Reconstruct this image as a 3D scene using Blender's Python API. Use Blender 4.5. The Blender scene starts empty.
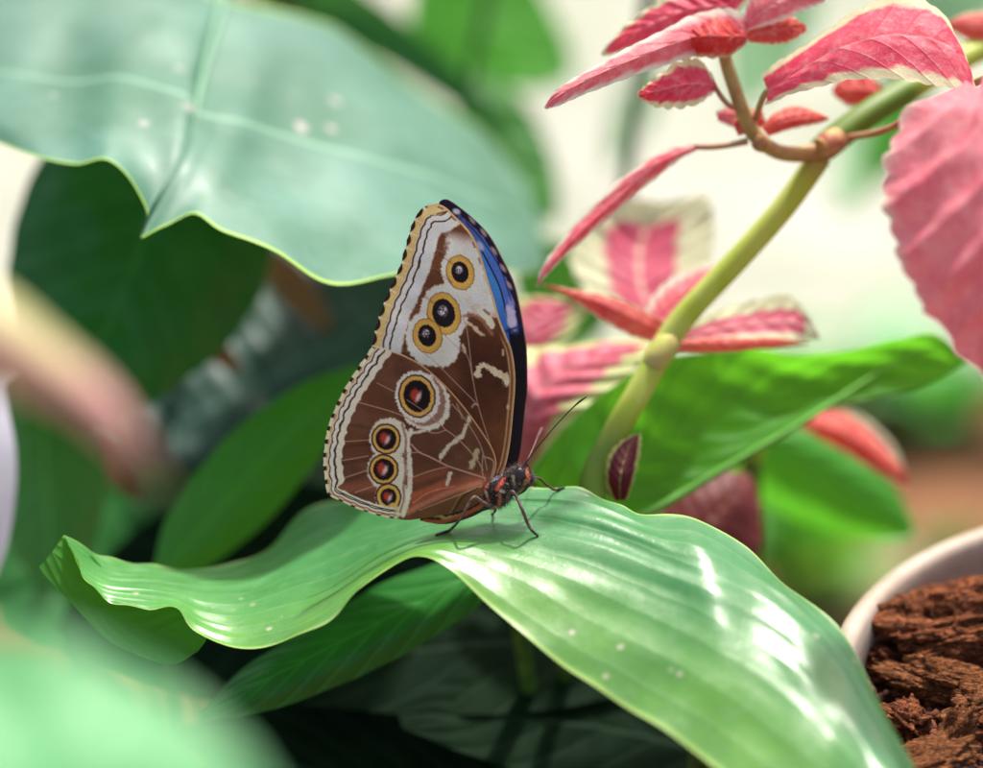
import bpy, bmesh, math, random
import numpy as np
from mathutils import Vector, Matrix, noise as mn
from mathutils.bvhtree import BVHTree

random.seed(7); rng = np.random.default_rng(7)
scene = bpy.context.scene
COL = scene.collection

# ------------------------------------------------------------------ camera
W, H = 983.0, 768.0
D = 983.0 / 0.36                 # focus distance measured in picture units
S = 0.000236                     # metres per picture unit at the focus distance
PITCH = math.radians(25)
FW = Vector((0, math.cos(PITCH), -math.sin(PITCH)))
UP = Vector((0, math.sin(PITCH), math.cos(PITCH)))
RT = Vector((1, 0, 0))
FOCUS = Vector((0, 0, 0.40))
CAM = FOCUS - FW * (D * S)
cd = bpy.data.cameras.new('camera'); cam = bpy.data.objects.new('camera', cd); COL.objects.link(cam)
cam.location = CAM; cam.rotation_euler = (math.radians(90) - PITCH, 0, 0)
cd.sensor_width = 36; cd.lens = 100; cd.clip_start = 0.02; cd.clip_end = 200
cd.dof.use_dof = True; cd.dof.focus_distance = D * S; cd.dof.aperture_fstop = 3.6
scene.camera = cam
scene.view_settings.view_transform = 'Standard'
scene.view_settings.look = 'None'
scene.view_settings.exposure = 0
scene.render.resolution_x = 1024; scene.render.resolution_y = 800

def camspace(P):
    """(x, y, depth) measured on the photograph -> metric camera-space units"""
    P = np.asarray(P, float); k = (D + P[..., 2]) / D
    return np.stack([(P[..., 0] - W / 2) * k, (H / 2 - P[..., 1]) * k, P[..., 2]], -1)
_M = np.array([list(RT), list(UP), list(FW)]) * S
_O = np.array(FOCUS)
def to_world(C): return C @ _M + _O
def wp(x, y, d=0): return Vector(to_world(camspace(np.array([x, y, d], float))))

# ------------------------------------------------------------------ light
SUN_EL, SUN_AZ = math.radians(62), math.radians(20)     # azimuth from +Y towards +X
wd = bpy.data.worlds.new('World'); scene.world = wd; wd.use_nodes = True
nt = wd.node_tree; bg = nt.nodes['Background']
sky = nt.nodes.new('ShaderNodeTexSky'); sky.sky_type = 'NISHITA'; sky.sun_disc = False
sky.sun_elevation = SUN_EL; sky.sun_rotation = SUN_AZ
sky.air_density = 1.0; sky.dust_density = 6.0; sky.ozone_density = 0.6
nt.links.new(sky.outputs[0], bg.inputs[0]); bg.inputs[1].default_value = 0.21
sd = bpy.data.lights.new('sun', 'SUN'); sun = bpy.data.objects.new('sun', sd); COL.objects.link(sun)
sd.energy = 5.0; sd.angle = math.radians(3); sd.color = (1.0, 0.96, 0.9)
sv = Vector((math.sin(SUN_AZ) * math.cos(SUN_EL), math.cos(SUN_AZ) * math.cos(SUN_EL), math.sin(SUN_EL)))
sun.rotation_euler = sv.to_track_quat('Z', 'Y').to_euler(); sun.location = sv * 5

# ------------------------------------------------------------------ helpers
def lin(r, g=None, b=None):
    if g is None: r, g, b = r
    f = lambda c: (c / 255 / 12.92) if c / 255 <= 0.04045 else ((c / 255 + 0.055) / 1.055) ** 2.4
    return (f(r), f(g), f(b))

class N:
    def __init__(s, name):
        s.m = bpy.data.materials.new(name); s.m.use_nodes = True
        s.t = s.m.node_tree; s.t.nodes.clear()
        s.out = s.t.nodes.new('ShaderNodeOutputMaterial')
    def n(s, typ, **kw):
        o = s.t.nodes.new(typ)
        for k, v in kw.items(): setattr(o, k, v)
        return o
    def put(s, sock, v):
        if hasattr(v, 'is_output'): s.t.links.new(v, sock)
        elif isinstance(v, (tuple, list)): sock.default_value = (*v, 1) if len(v) == 3 and len(sock.default_value) == 4 else v
        else: sock.default_value = v
    def math(s, op, a, b=0.0, c=None, clamp=False):
        o = s.n('ShaderNodeMath', operation=op, use_clamp=clamp)
        s.put(o.inputs[0], a); s.put(o.inputs[1], b)
        if c is not None: s.put(o.inputs[2], c)
        return o.outputs[0]
    def sstep(s, x, a, b, lo=0.0, hi=1.0):
        o = s.n('ShaderNodeMapRange', interpolation_type='SMOOTHSTEP')
        s.put(o.inputs[0], x); s.put(o.inputs[1], a); s.put(o.inputs[2], b); s.put(o.inputs[3], lo); s.put(o.inputs[4], hi)
        return o.outputs[0]
    def mix(s, f, a, b, mode='MIX'):
        o = s.n('ShaderNodeMix', data_type='RGBA', blend_type=mode)
        s.put(o.inputs[0], f); s.put(o.inputs[6], a); s.put(o.inputs[7], b)
        return o.outputs[2]
    def noise(s, scale, detail=3.0, rough=0.5, vec=None, dist=0.0):
        o = s.n('ShaderNodeTexNoise'); o.inputs['Scale'].default_value = scale
        o.inputs['Detail'].default_value = detail; o.inputs['Roughness'].default_value = rough
        o.inputs['Distortion'].default_value = dist
        s.t.links.new(vec if vec is not None else s.obj(), o.inputs['Vector'])
        return o.outputs['Fac']
    def obj(s):
        if not hasattr(s, '_tc'): s._tc = s.n('ShaderNodeTexCoord')
        return s._tc.outputs['Object']
    def uv(s):
        s.obj(); sp = s.n('ShaderNodeSeparateXYZ'); s.t.links.new(s._tc.outputs['UV'], sp.inputs[0])
        return sp.outputs[0], sp.outputs[1]
    def stretch(s, sx, sy, sz):
        o = s.n('ShaderNodeMapping'); o.inputs['Scale'].default_value = (sx, sy, sz)
        s.t.links.new(s.obj(), o.inputs['Vector']); return o.outputs[0]
    def bump(s, h, strength=0.3, dist=0.001):
        o = s.n('ShaderNodeBump'); o.inputs['Strength'].default_value = strength; o.inputs['Distance'].default_value = dist
        s.t.links.new(h, o.inputs['Height']); return o.outputs[0]
    def surf(s, color, rough=0.5, spec=0.5, normal=None, transl=0.0, tcol=None, coat=0.0, sheen=0.0):
        p = s.n('ShaderNodeBsdfPrincipled')
        s.put(p.inputs['Base Color'], color); s.put(p.inputs['Roughness'], rough)
        s.put(p.inputs['Specular IOR Level'], spec); s.put(p.inputs['Coat Weight'], coat); p.inputs['Coat Roughness'].default_value = 0.25
        s.put(p.inputs['Sheen Weight'], sheen)
        if normal is not None: s.t.links.new(normal, p.inputs['Normal'])
        res = p.outputs[0]
        if transl:
            tr = s.n('ShaderNodeBsdfTranslucent'); s.put(tr.inputs[0], tcol if tcol is not None else color)
            if normal is not None: s.t.links.new(normal, tr.inputs['Normal'])
            mx = s.n('ShaderNodeMixShader'); s.put(mx.inputs[0], transl)
            s.t.links.new(res, mx.inputs[1]); s.t.links.new(tr.outputs[0], mx.inputs[2]); res = mx.outputs[0]
        s.t.links.new(res, s.out.inputs[0]); return s.m

def leaf_mat(name, base, dark=None, vein=None, margin=None, tcol=None, nv=9, slant=2.2, rough=0.35, spec=0.5,
             transl=0.3, veinw=0.10, veinmix=0.35, midw=0.035, mottle=0.5, spots=None, bump=0.35, coat=0.0, nscale=45):
    m = N(name); u, v = m.uv()
    av = m.math('ABSOLUTE', m.math('MULTIPLY_ADD', v, 2.0, -1.0))
    ph = m.math('FRACT', m.math('SUBTRACT', m.math('MULTIPLY', u, float(nv)), m.math('MULTIPLY', av, slant)))
    tri = m.math('ABSOLUTE', m.math('MULTIPLY_ADD', ph, 2.0, -1.0))           # 1 on the vein, 0 between
    vm = m.sstep(tri, 1 - veinw * 2, 1.0)
    n1 = m.noise(nscale, 4.0, 0.6); n2 = m.noise(nscale * 9, 3.0, 0.6)
    dark = dark or tuple(c * 0.6 for c in base); vein = vein or tuple(min(1, c * 1.8 + 0.02) for c in base)
    c = m.mix(m.math('MULTIPLY', m.sstep(n1, 0.3, 0.7), mottle), base, dark)
    c = m.mix(m.math('MULTIPLY', m.sstep(n2, 0.4, 0.75), 0.25), c, dark)
    c = m.mix(m.math('MULTIPLY', vm, veinmix), c, vein)
    mid = m.sstep(av, midw * 0.5, midw, 1.0, 0.0)
    c = m.mix(m.math('MULTIPLY', mid, 0.8), c, vein)
    if margin: c = m.mix(m.sstep(av, 0.965, 0.99), c, margin)  # bright edge highlight painted as a thin margin colour
    if spots:
        vo = m.n('ShaderNodeTexVoronoi'); vo.inputs['Scale'].default_value = 75
        m.t.links.new(m.obj(), vo.inputs['Vector'])
        c = m.mix(m.math('MULTIPLY', m.sstep(vo.outputs['Distance'], 0.08, 0.2, 1.0, 0.0), m.sstep(n1, 0.5, 0.62)), c, spots)
    hgt = m.math('ADD', m.math('MULTIPLY', m.math('ABSOLUTE', m.math('SINE', m.math('MULTIPLY', ph, math.pi))), 1.0), m.math('MULTIPLY', n2, 0.35))
    nb = m.bump(hgt, bump, 0.0012)
    rg = m.math('MULTIPLY_ADD', n1, 0.25, rough - 0.12)
    tc = m.mix(m.math('MULTIPLY', vm, 0.4), tcol or tuple(min(1, x * 2.2) for x in base), dark)
    return m.surf(c, rg, spec, nb, transl, tc, coat)

def coleus_mat(name, pink, deep, margin, edge=0.62, soft=0.16, tipmargin=0.93, transl=0.3, nv=9, rough=0.5, nz=0.5, spec=0.35, pale=None):
    m = N(name); u, v = m.uv()
    av = m.math('ABSOLUTE', m.math('MULTIPLY_ADD', v, 2.0, -1.0))
    ph = m.math('FRACT', m.math('SUBTRACT', m.math('MULTIPLY', u, float(nv)), m.math('MULTIPLY', av, 1.6)))
    tri = m.math('ABSOLUTE', m.math('MULTIPLY_ADD', ph, 2.0, -1.0))
    n1 = m.noise(90, 4.0, 0.65); n2 = m.noise(420, 3.0, 0.65)
    e = m.math('MAXIMUM', av, m.math('MULTIPLY_ADD', m.math('SUBTRACT', u, tipmargin), 5.0, edge))
    e = m.math('ADD', e, m.math('MULTIPLY', m.math('SUBTRACT', m.math('ADD', m.math('MULTIPLY', n1, 0.6), m.math('MULTIPLY', n2, 0.4)), 0.5), nz))
    e = m.math('SUBTRACT', e, m.math('MULTIPLY', tri, 0.08))
    mk = m.sstep(e, edge, edge + soft)
    c = m.mix(m.sstep(n1, 0.35, 0.7), pink, deep)
    c = m.mix(m.math('MULTIPLY', m.sstep(tri, 0.8, 1.0), 0.35), c, deep)
    if pale: c = m.mix(m.math('MULTIPLY', m.sstep(n2, 0.45, 0.7), 0.5), c, pale)
    c = m.mix(m.math('MULTIPLY', m.sstep(av, 0.02, 0.05, 1.0, 0.0), 0.5), c, pale or margin)
    c = m.mix(mk, c, m.mix(m.math('MULTIPLY', n2, 0.5), margin, tuple(x * 0.72 for x in margin)))
    nb = m.bump(m.math('ADD', m.math('MULTIPLY', m.math('SINE', m.math('MULTIPLY', ph, math.pi)), 1.0), m.math('MULTIPLY', n2, 0.6)), 0.5, 0.0012)
    return m.surf(c, rough, spec, nb, transl, c)

def attr_mat(name, rough=0.55, spec=0.3, transl=0.0, sheen=0.0, bump=0.15, scale=2500, dist=0.0002):
    m = N(name); a = m.n('ShaderNodeAttribute', attribute_name='paint'); nz = m.noise(scale, 2.0, 0.6)
    c = m.mix(m.math('MULTIPLY', m.sstep(nz, 0.3, 0.75), 0.12), a.outputs['Color'], (0.02, 0.012, 0.01))
    return m.surf(c, rough, spec, m.bump(nz, bump, dist), transl, c, 0.0, sheen)

def simple_mat(name, c1, c2, scale=200, rough=0.6, spec=0.4, bump=0.3, dist=0.001, transl=0.0, detail=5.0, vec=None, lo=0.35, hi=0.65):
    m = N(name); v = m.stretch(*vec) if vec else None
    nz = m.noise(scale, detail, 0.6, v); c = m.mix(m.sstep(nz, lo, hi), c1, c2)
    return m.surf(c, rough, spec, m.bump(nz, bump, dist), transl)

# --- objects
def tag(o, label=None, cat=None, group=None, kind=None):
    if label: o['label'] = label
    if cat: o['category'] = cat
    if group: o['group'] = group
    if kind: o['kind'] = kind
    return o
def thing(name, label, cat, loc, group=None):
    o = bpy.data.objects.new(name, None); COL.objects.link(o); o.location = loc; o.empty_display_size = 0.01
    return tag(o, label, cat, group)
def link(name, me, mat, parent=None, loc=None):
    """mesh coordinates are world coordinates; they become local to the parent empty"""
    off = Vector((0, 0, 0))
    if parent is not None:
        p = parent
        while p is not None: off = off + p.location; p = p.parent
    elif loc is not None: off = Vector(loc)
    me.transform(Matrix.Translation(-off))
    o = bpy.data.objects.new(name, me); COL.objects.link(o)
    if parent is not None: o.parent = parent
    elif loc is not None: o.location = off
    if mat: me.materials.append(mat)
    return o

def grid_mesh(name, V, uv=True, wrap=False, colors=None, smooth=True):
    nu, nv = V.shape[:2]
    idx = np.arange(nu * nv).reshape(nu, nv)
    if wrap: idx = np.concatenate([idx, idx[:, :1]], 1)
    q = np.stack([idx[:-1, :-1], idx[1:, :-1], idx[1:, 1:], idx[:-1, 1:]], -1).reshape(-1, 4)
    me = bpy.data.meshes.new(name)
    me.vertices.add(nu * nv); me.vertices.foreach_set('co', V.reshape(-1).astype(np.float32))
    me.loops.add(q.size); me.loops.foreach_set('vertex_index', q.reshape(-1).astype(np.int32))
    me.polygons.add(len(q)); me.polygons.foreach_set('loop_start', (np.arange(len(q)) * 4).astype(np.int32))
    me.polygons.foreach_set('use_smooth', np.full(len(q), smooth))
    me.update(calc_edges=True)
    if uv:
        L = me.uv_layers.new(name='UVMap')
        uu = np.repeat(np.linspace(0, 1, nu), nv); vv = np.tile(np.linspace(0, 1, nv), nu)
        L.data.foreach_set('uv', np.stack([uu[q.reshape(-1)], vv[q.reshape(-1)]], -1).reshape(-1).astype(np.float32))
    if colors is not None:
        A = me.color_attributes.new('paint', 'FLOAT_COLOR', 'POINT')
        c = np.ones((nu * nv, 4), np.float32); c[:, :3] = colors.reshape(-1, 3)
        A.data.foreach_set('color', c.reshape(-1))
    me.validate()
    return me

def cr(P, m):
    """Catmull-Rom through P along axis 0, m samples"""
    P = np.asarray(P, float); n = len(P)
    if n == 2:
        t = np.linspace(0, 1, m).reshape(-1, *([1] * (P.ndim - 1))); return P[0] * (1 - t) + P[1] * t
    Q = np.concatenate([2 * P[:1] - P[1:2], P, 2 * P[-1:] - P[-2:-1]], 0)
    s = np.linspace(0, n - 1, m); i = np.minimum(s.astype(int), n - 2); t = (s - i).reshape(-1, *([1] * (P.ndim - 1)))
    a, b, c, d = Q[i], Q[i + 1], Q[i + 2], Q[i + 3]
    return 0.5 * (2 * b + (c - a) * t + (2 * a - 5 * b + 4 * c - d) * t * t + (3 * b - a - 3 * c + d) * t ** 3)

def normals(C):
    du = np.gradient(C, axis=0); dv = np.gradient(C, axis=1)
    n = np.cross(du, dv); return n / (np.linalg.norm(n, axis=-1, keepdims=True) + 1e-9)

def loft(rows, nu=120, nv=60, disp=None, edge=None, wob=0.0, seed=0, wscale=0.02):
    """rows of (x, y, depth) control points -> smooth sheet in world coordinates"""
    cols = max(len(r) for r in rows)
    R = np.stack([cr(np.array(r, float), cols) if len(r) != cols else np.array(r, float) for r in rows])
    A = cr(R, nu); B = np.swapaxes(cr(np.swapaxes(A, 0, 1), nv), 0, 1)
    C = camspace(B)
    U, V = np.meshgrid(np.linspace(0, 1, nu), np.linspace(0, 1, nv), indexing='ij')
    if edge is not None:
        mid = C[:, nv // 2:nv // 2 + 1]; k = edge(U, V) * np.abs(2 * V - 1) ** 3
        C = C + (C - mid) * k[..., None]
    n = normals(C); h = np.zeros_like(U)
    if disp is not None: h = h + disp(U, V)
    if wob:
        h = h + wob * np.array([[mn.noise(Vector((c[0] * wscale, c[1] * wscale, c[2] * wscale + seed * 7.3))) for c in r] for r in C])
    C = C + n * h[..., None]
    return to_world(C)

def tube(pts, rad, seg=12, n=None, square=0.0):
    """pts world coords"""
    P = np.array([list(p) for p in pts], float); n = n or max(8, len(P) * 8)
    Q = cr(P, n); r = cr(np.array(rad, float).reshape(-1, 1), n)[:, 0]
    T = np.gradient(Q, axis=0); T /= np.linalg.norm(T, axis=1, keepdims=True) + 1e-12
    ref = np.array([0.3, 1, 0.2]); ref = ref - T[0] * ref.dot(T[0]); ref /= np.linalg.norm(ref)
    V = np.zeros((n, seg, 3)); a = np.linspace(0, 2 * math.pi, seg, endpoint=False)
    sq = 1 + square * np.cos(4 * a)
    for i in range(n):
        ref = ref - T[i] * ref.dot(T[i]); ref /= np.linalg.norm(ref) + 1e-12
        b = np.cross(T[i], ref)
        V[i] = Q[i] + r[i] * sq[:, None] * (np.cos(a)[:, None] * ref + np.sin(a)[:, None] * b)
    return V
def tube_mesh(name, pts, rad, seg=12, n=None, square=0.0):
    V = tube(pts, rad, seg, n, square)
    V = np.concatenate([V[:1].mean(1, keepdims=True).repeat(seg, 1), V, V[-1:].mean(1, keepdims=True).repeat(seg, 1)], 0)
    return grid_mesh(name, V, wrap=True)
def pxtube(name, pts, rad, **k):
    return tube_mesh(name, [wp(*p) for p in pts], [r * S for r in rad], **k)

def blade_rows(base, tip, hw, bend=(0, 0, 0), fold=(0, 0, 0), k=9, shape=0.75, skew=0.0):
    b, t, w, bd, fd = (np.array(x, float) for x in (base, tip, hw, bend, fold)); rows = []
    for i in range(k):
        u = i / (k - 1); c = b + (t - b) * u + bd * 4 * u * (1 - u)
        q = max(0.012, math.sin(math.pi * min(1, u * 0.96 + 0.02) ** (0.8 + skew)) ** shape)
        rows.append([c - w * q + fd * q, c - w * q * 0.5 + fd * q * 0.2, c, c + w * q * 0.5 + fd * q * 0.2, c + w * q + fd * q])
    return rows

def ground_under(p): return Vector((p.x, p.y, 0.0))
def plain_leaf(name, label, base, tip, hw, mat, cat='leaf', bend=(0, 0, 0), fold=(0, 0, 0), petiole=True, wob=3.0, seed=0,
               nu=60, nv=28, group=None, shape=0.75, disp=None, stalk=None, foot=(0, 0.06)):
    b = wp(*base); g = Vector((b.x + foot[0], b.y + foot[1], 0.0))
    t = thing(name, label, cat, g, group)
    V = loft(blade_rows(base, tip, hw, bend, fold, shape=shape), nu, nv, wob=wob, seed=seed, disp=disp)
    link('blade', grid_mesh('blade', V), mat, t)
    if petiole:
        link('stalk', tube_mesh('stalk', [b, b * 0.8 + g * 0.2 + Vector((0, 0, -0.01)), b * 0.4 + g * 0.6, g - Vector((0, 0, .01))], [0.0022, .0025, .003, .0035], seg=8), stalk or M_STALK, t)
    return t

# ------------------------------------------------------------------ materials
M_STALK = simple_mat('stalk_green', lin(70, 120, 50), lin(40, 80, 34), 120)
m = N('perch_leaf'); u, v = m.uv(); n1 = m.noise(42, 5, 0.6); n2 = m.noise(260, 4, 0.65); n3 = m.noise(1300, 3, 0.6)
ph = m.math('FRACT', m.math('ADD', m.math('ADD', m.math('MULTIPLY', v, 9.0), m.math('MULTIPLY', u, 2.2)), m.math('MULTIPLY', n1, 0.55)))
tri = m.math('ABSOLUTE', m.math('MULTIPLY_ADD', ph, 2.0, -1.0)); vn = m.sstep(tri, 0.82, 1.0)
ph2 = m.math('FRACT', m.math('ADD', m.math('MULTIPLY', u, 70.0), m.math('MULTIPLY', n2, 1.6))); vn2 = m.sstep(m.math('ABSOLUTE', m.math('MULTIPLY_ADD', ph2, 2.0, -1.0)), 0.8, 1.0)
c = m.mix(m.sstep(v, 0.45, 1.0), (0.075, 0.31, 0.10), (0.16, 0.43, 0.05)); c = m.mix(m.sstep(u, 0.45, 0.1), c, (0.13, 0.44, 0.10))  # cool back, yellow front: sky sheen and transmitted light put into the colour
c = m.mix(m.math('MULTIPLY', m.sstep(n1, 0.4, 0.72), 0.6), c, (0.05, 0.24, 0.06)); c = m.mix(m.math('MULTIPLY', m.sstep(n2, 0.5, 0.75), 0.3), c, (0.22, 0.46, 0.20))
c = m.mix(m.math('MULTIPLY', vn, 0.32), c, (0.26, 0.52, 0.22)); c = m.mix(m.math('MULTIPLY', vn2, 0.16), c, (0.04, 0.2, 0.04))
av = m.math('ABSOLUTE', m.math('MULTIPLY_ADD', v, 2.0, -1.0)); c = m.mix(m.sstep(av, 0.95, 0.995), c, (0.42, 0.66, 0.16))  # edge highlight painted along both margins
vo = m.n('ShaderNodeTexVoronoi'); vo.inputs['Scale'].default_value = 130; m.t.links.new(m.obj(), vo.inputs['Vector'])
c = m.mix(m.math('MULTIPLY', m.sstep(vo.outputs['Distance'], 0.05, 0.16, 1.0, 0.0), m.sstep(n1, 0.52, 0.6)), c, (0.6, 0.58, 0.42))
c = m.mix(m.math('MULTIPLY', m.sstep(m.noise(500, 2), 0.72, 0.78), 0.6), c, (0.5, 0.5, 0.34))
h = m.math('ADD', m.math('MULTIPLY', m.math('SINE', m.math('MULTIPLY', ph, math.pi)), 0.8), m.math('ADD', m.math('MULTIPLY', n2, 0.7), m.math('ADD', m.math('MULTIPLY', n3, 0.10), m.math('MULTIPLY', vn2, -0.05))))
M_PERCH = m.surf(c, m.math('MULTIPLY_ADD', n2, 0.26, 0.2), 0.75, m.bump(h, 0.16, 0.0012), 0.30, m.mix(m.sstep(v, .4, 1.0), (0.18, 0.55, 0.06), (0.36, 0.75, 0.05)), 0.15)
M_BIG = leaf_mat('pale_big_leaf', (0.115, 0.275, 0.20), (0.035, 0.16, 0.08), vein=(0.23, 0.44, 0.30), margin=(0.35, 0.6, 0.08), tcol=(0.2, 0.45, 0.12), nv=7, slant=1.8,
                 rough=0.55, spec=0.6, transl=0.15, veinmix=0.05, midw=0.02, spots=(0.5, 0.45, 0.42), mottle=0.9, coat=0.05, bump=0.08, nscale=26)  # glaucous leaf, with sky reflection put into its pale patches
M_LIT = leaf_mat('backlit_leaf', (0.07, 0.36, 0.03), (0.05, 0.27, 0.02), vein=(0.10, 0.36, 0.05), margin=(0.2, 0.5, 0.1), tcol=(0.19, 0.66, 0.025), nv=10, slant=2.5, rough=0.5, spec=0.2, transl=0.55, veinmix=0.3, mottle=0.4)
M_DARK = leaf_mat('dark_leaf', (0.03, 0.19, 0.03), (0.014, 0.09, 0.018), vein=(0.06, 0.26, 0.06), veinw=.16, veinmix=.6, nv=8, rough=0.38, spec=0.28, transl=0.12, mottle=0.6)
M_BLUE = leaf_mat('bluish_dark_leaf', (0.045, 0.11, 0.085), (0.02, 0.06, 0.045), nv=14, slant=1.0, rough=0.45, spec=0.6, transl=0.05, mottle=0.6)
M_PAINTED_SHADE = leaf_mat('painted_shade_leaf', (0.005, 0.02, 0.007), (0.002, 0.009, 0.003), nv=7, rough=0.7, spec=0.06, transl=0.03, mottle=0.7)  # near black leaf colour: deep shade painted into the base
M_MID = leaf_mat('mid_leaf', (0.07, 0.30, 0.045), (0.04, 0.2, 0.03), nv=8, rough=0.4, transl=0.3, tcol=(0.1, 0.4, 0.03))
M_BRIGHT = leaf_mat('bright_leaf', (0.06, 0.38, 0.02), (0.04, 0.26, 0.02), nv=7, rough=0.45, transl=0.4, tcol=(0.15, 0.6, 0.03))
M_MINT = leaf_mat('mint_leaf', (0.17, 0.52, 0.21), (0.06, 0.33, 0.075), nv=6, rough=0.4, transl=0.2, mottle=0.7, nscale=9)

# ------------------------------------------------------------------ setting
def sheet(name, x0, x1, y0, y1, z, mat, n=2, amp=0.0, kind='structure'):
    X, Y = np.meshgrid(np.linspace(x0, x1, n), np.linspace(y0, y1, n), indexing='ij'); Z = np.full_like(X, z)
    if amp: Z = Z + amp * np.array([[mn.noise(Vector((a * 9, b * 9, 0))) + 0.5 * mn.noise(Vector((a * 30, b * 30, 2))) for a, b in zip(r, s)] for r, s in zip(X, Y)])
    o = link(name, grid_mesh(name, np.stack([X, Y, Z], -1)), mat); tag(o, kind=kind); return o
m = N('soil'); n1 = m.noise(14, 6, 0.65); n2 = m.noise(130, 4, 0.6)
c = m.mix(m.sstep(n1, 0.3, 0.7), lin(150, 104, 72), lin(104, 70, 46)); c = m.mix(m.math('MULTIPLY', m.sstep(n2, 0.45, 0.7), 0.6), c, lin(70, 48, 34))
M_SOIL = m.surf(c, 0.9, 0.2, m.bump(n2, 0.6, 0.01))
sheet('ground', -40, 40, -10, 70, -0.02, M_SOIL)
sheet('soil_bed', -2.0, 2.0, -0.6, 0.835, 0.0, M_SOIL, n=120, amp=0.010)
m = N('pale_paving'); n1 = m.noise(3.5, 4, 0.6); n2 = m.noise(60, 4, 0.6); n3 = m.noise(9, 3, 0.5)
c = m.mix(m.sstep(n1, 0.35, 0.68), (0.42, 0.41, 0.35), (0.27, 0.28, 0.22)); c = m.mix(m.math('MULTIPLY', m.sstep(n3, .42, .66), 0.6), c, (0.22, 0.27, 0.15))
c = m.mix(m.math('MULTIPLY', m.sstep(n2, 0.45, 0.7), 0.3), c, (0.3, 0.28, 0.24))
M_PAVE = m.surf(c, 0.8, 0.3, m.bump(n2, 0.4, 0.004))
sheet('path', -6, 6, 0.85, 6.0, 0.012, M_PAVE)

# ------------------------------------------------------------------ the leaf the butterfly stands on
perch_ctrl = [  # back margin -> front margin
    [(63, 536, 40), (66, 541, 30), (70, 548, 20), (78, 560, 5)],
    [(88, 549, 60), (84, 560, 35), (82, 572, 18), (88, 584, 2)],
    [(112, 558, 75), (108, 574, 45), (106, 588, 20), (112, 603, 0)],
    [(150, 565, 95), (148, 578, 55), (146, 592, 20), (147, 609, -8)],
    [(190, 569, 120), (184, 584, 65), (178, 597, 20), (178, 609, -14)],
    [(230, 565, 150), (219, 586, 75), (204, 610, 15), (196, 630, -22)],
    [(266, 548, 190), (258, 580, 90), (240, 615, 15), (232, 648, -30)],
    [(305, 512, 225), (300, 556, 115), (288, 604, 10), (276, 644, -45)],
    [(350, 498, 215), (345, 540, 115), (328, 592, 0), (322, 624, -62)],
    [(405, 492, 140), (398, 525, 75), (378, 562, 0), (362, 590, -55)],
    [(462, 489, 100), (458, 512, 50), (440, 540, -10), (410, 557, -50)],
    [(520, 488, 65), (524, 510, 30), (502, 548, -25), (450, 570, -55)],
    [(577, 487, 45), (580, 518, -5), (560, 564, -50), (494, 609, -85)],
    [(618, 505, 25), (630, 535, -30), (616, 590, -80), (548, 655, -115)],
    [(650, 515, 10), (668, 552, -55), (664, 615, -110), (610, 697, -150)],
    [(692, 516, 0), (708, 566, -80), (710, 640, -140), (664, 730, -185)],
    [(745, 547, -20), (752, 590, -90), (756, 670, -160), (716, 768, -215)],
    [(786, 584, -50), (796, 622, -115), (796, 704, -190), (768, 815, -255)],
    [(836, 627, -90), (836, 668, -150), (832, 744, -220), (812, 858, -290)],
    [(872, 684, -135), (866, 714, -190), (868, 784, -265), (850, 890, -320)],
    [(903, 747, -190), (898, 768, -240), (896, 820, -300), (884, 905, -345)],
    [(930, 820, -260), (924, 840, -300), (918, 870, -345), (912, 905, -380)],
]
def perch_disp(U, V):
    n = np.array([[mn.noise(Vector((u * 5, v * 3, 1.7))) for v in V[0]] for u in U[:, 0]]); n2 = np.array([[mn.noise(Vector((u * 26, v * 11, 4.7))) for v in V[0]] for u in U[:, 0]])
    A = (0.35 + 2.0 * np.exp(-((U - .60) / .15) ** 2 - ((V - .38) / .2) ** 2)) * np.sin(math.pi * np.clip(V, 0, 1)) ** 0.6 * (0.8 + 0.9 * n)
    w = np.sin(2 * math.pi * (V * 5.2 + U * 1.3 + 0.25 * np.sin(U * 9) + 0.28 * n))
    return A * (np.abs(w) ** 0.7 * np.sign(w)) + 0.8 * n2 + 1.6 * np.sin(2 * math.pi * (U * 13 + V * 0.8 + n)) * np.abs(2 * V - 1) ** 4
PV = loft(perch_ctrl, 300, 110, disp=perch_disp, wob=3.0, seed=3, wscale=0.014)
pb = wp(690, 560, -20)
perch = thing('broad_leaf', 'broad glossy green leaf with wavy edge that the butterfly stands on', 'leaf', Vector((pb.x + .02, pb.y + 0.1, 0)))
link('blade', grid_mesh('blade', PV), M_PERCH, perch)
# turned-down far half at the left end
fold_rows = [[(63, 536, 42), (52, 552, 30), (38, 568, 22)],
             [(92, 556, 50), (80, 585, 32), (70, 602, 25)],
             [(122, 590, 45), (112, 616, 32), (108, 640, 25)],
             [(150, 600, 40), (146, 630, 30), (150, 660, 22)],
             [(185, 605, 30), (186, 628, 24), (176, 664, 14)],
             [(212, 622, 20), (206, 640, 16), (198, 652, 10)]]
M_UNDER = leaf_mat('leaf_underside', (0.06, 0.27, 0.04), (0.04, 0.19, 0.03), nv=6, rough=0.5, spec=0.3, transl=0.45, tcol=(0.12, 0.5, 0.03), midw=0.0001)
link('turned_down_edge', grid_mesh('turned_down_edge', loft(fold_rows, 60, 30, wob=2, seed=5)), M_UNDER, perch)
link('stalk', tube_mesh('stalk', [wp(690, 600, -60), wp(700, 640, 0), perch.location * 0.6 + wp(700, 640, 0) * 0.4, perch.location], [.002, .003, .0035, .004], seg=10), M_STALK, perch)
_q = []
nu_, nv_ = PV.shape[:2]
_id = np.arange(nu_ * nv_).reshape(nu_, nv_)
_q = np.stack([_id[:-1, :-1], _id[1:, :-1], _id[1:, 1:], _id[:-1, 1:]], -1).reshape(-1, 4)
BVH = BVHTree.FromPolygons([tuple(v) for v in PV.reshape(-1, 3)], [tuple(int(i) for i in f) for f in _q])
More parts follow.
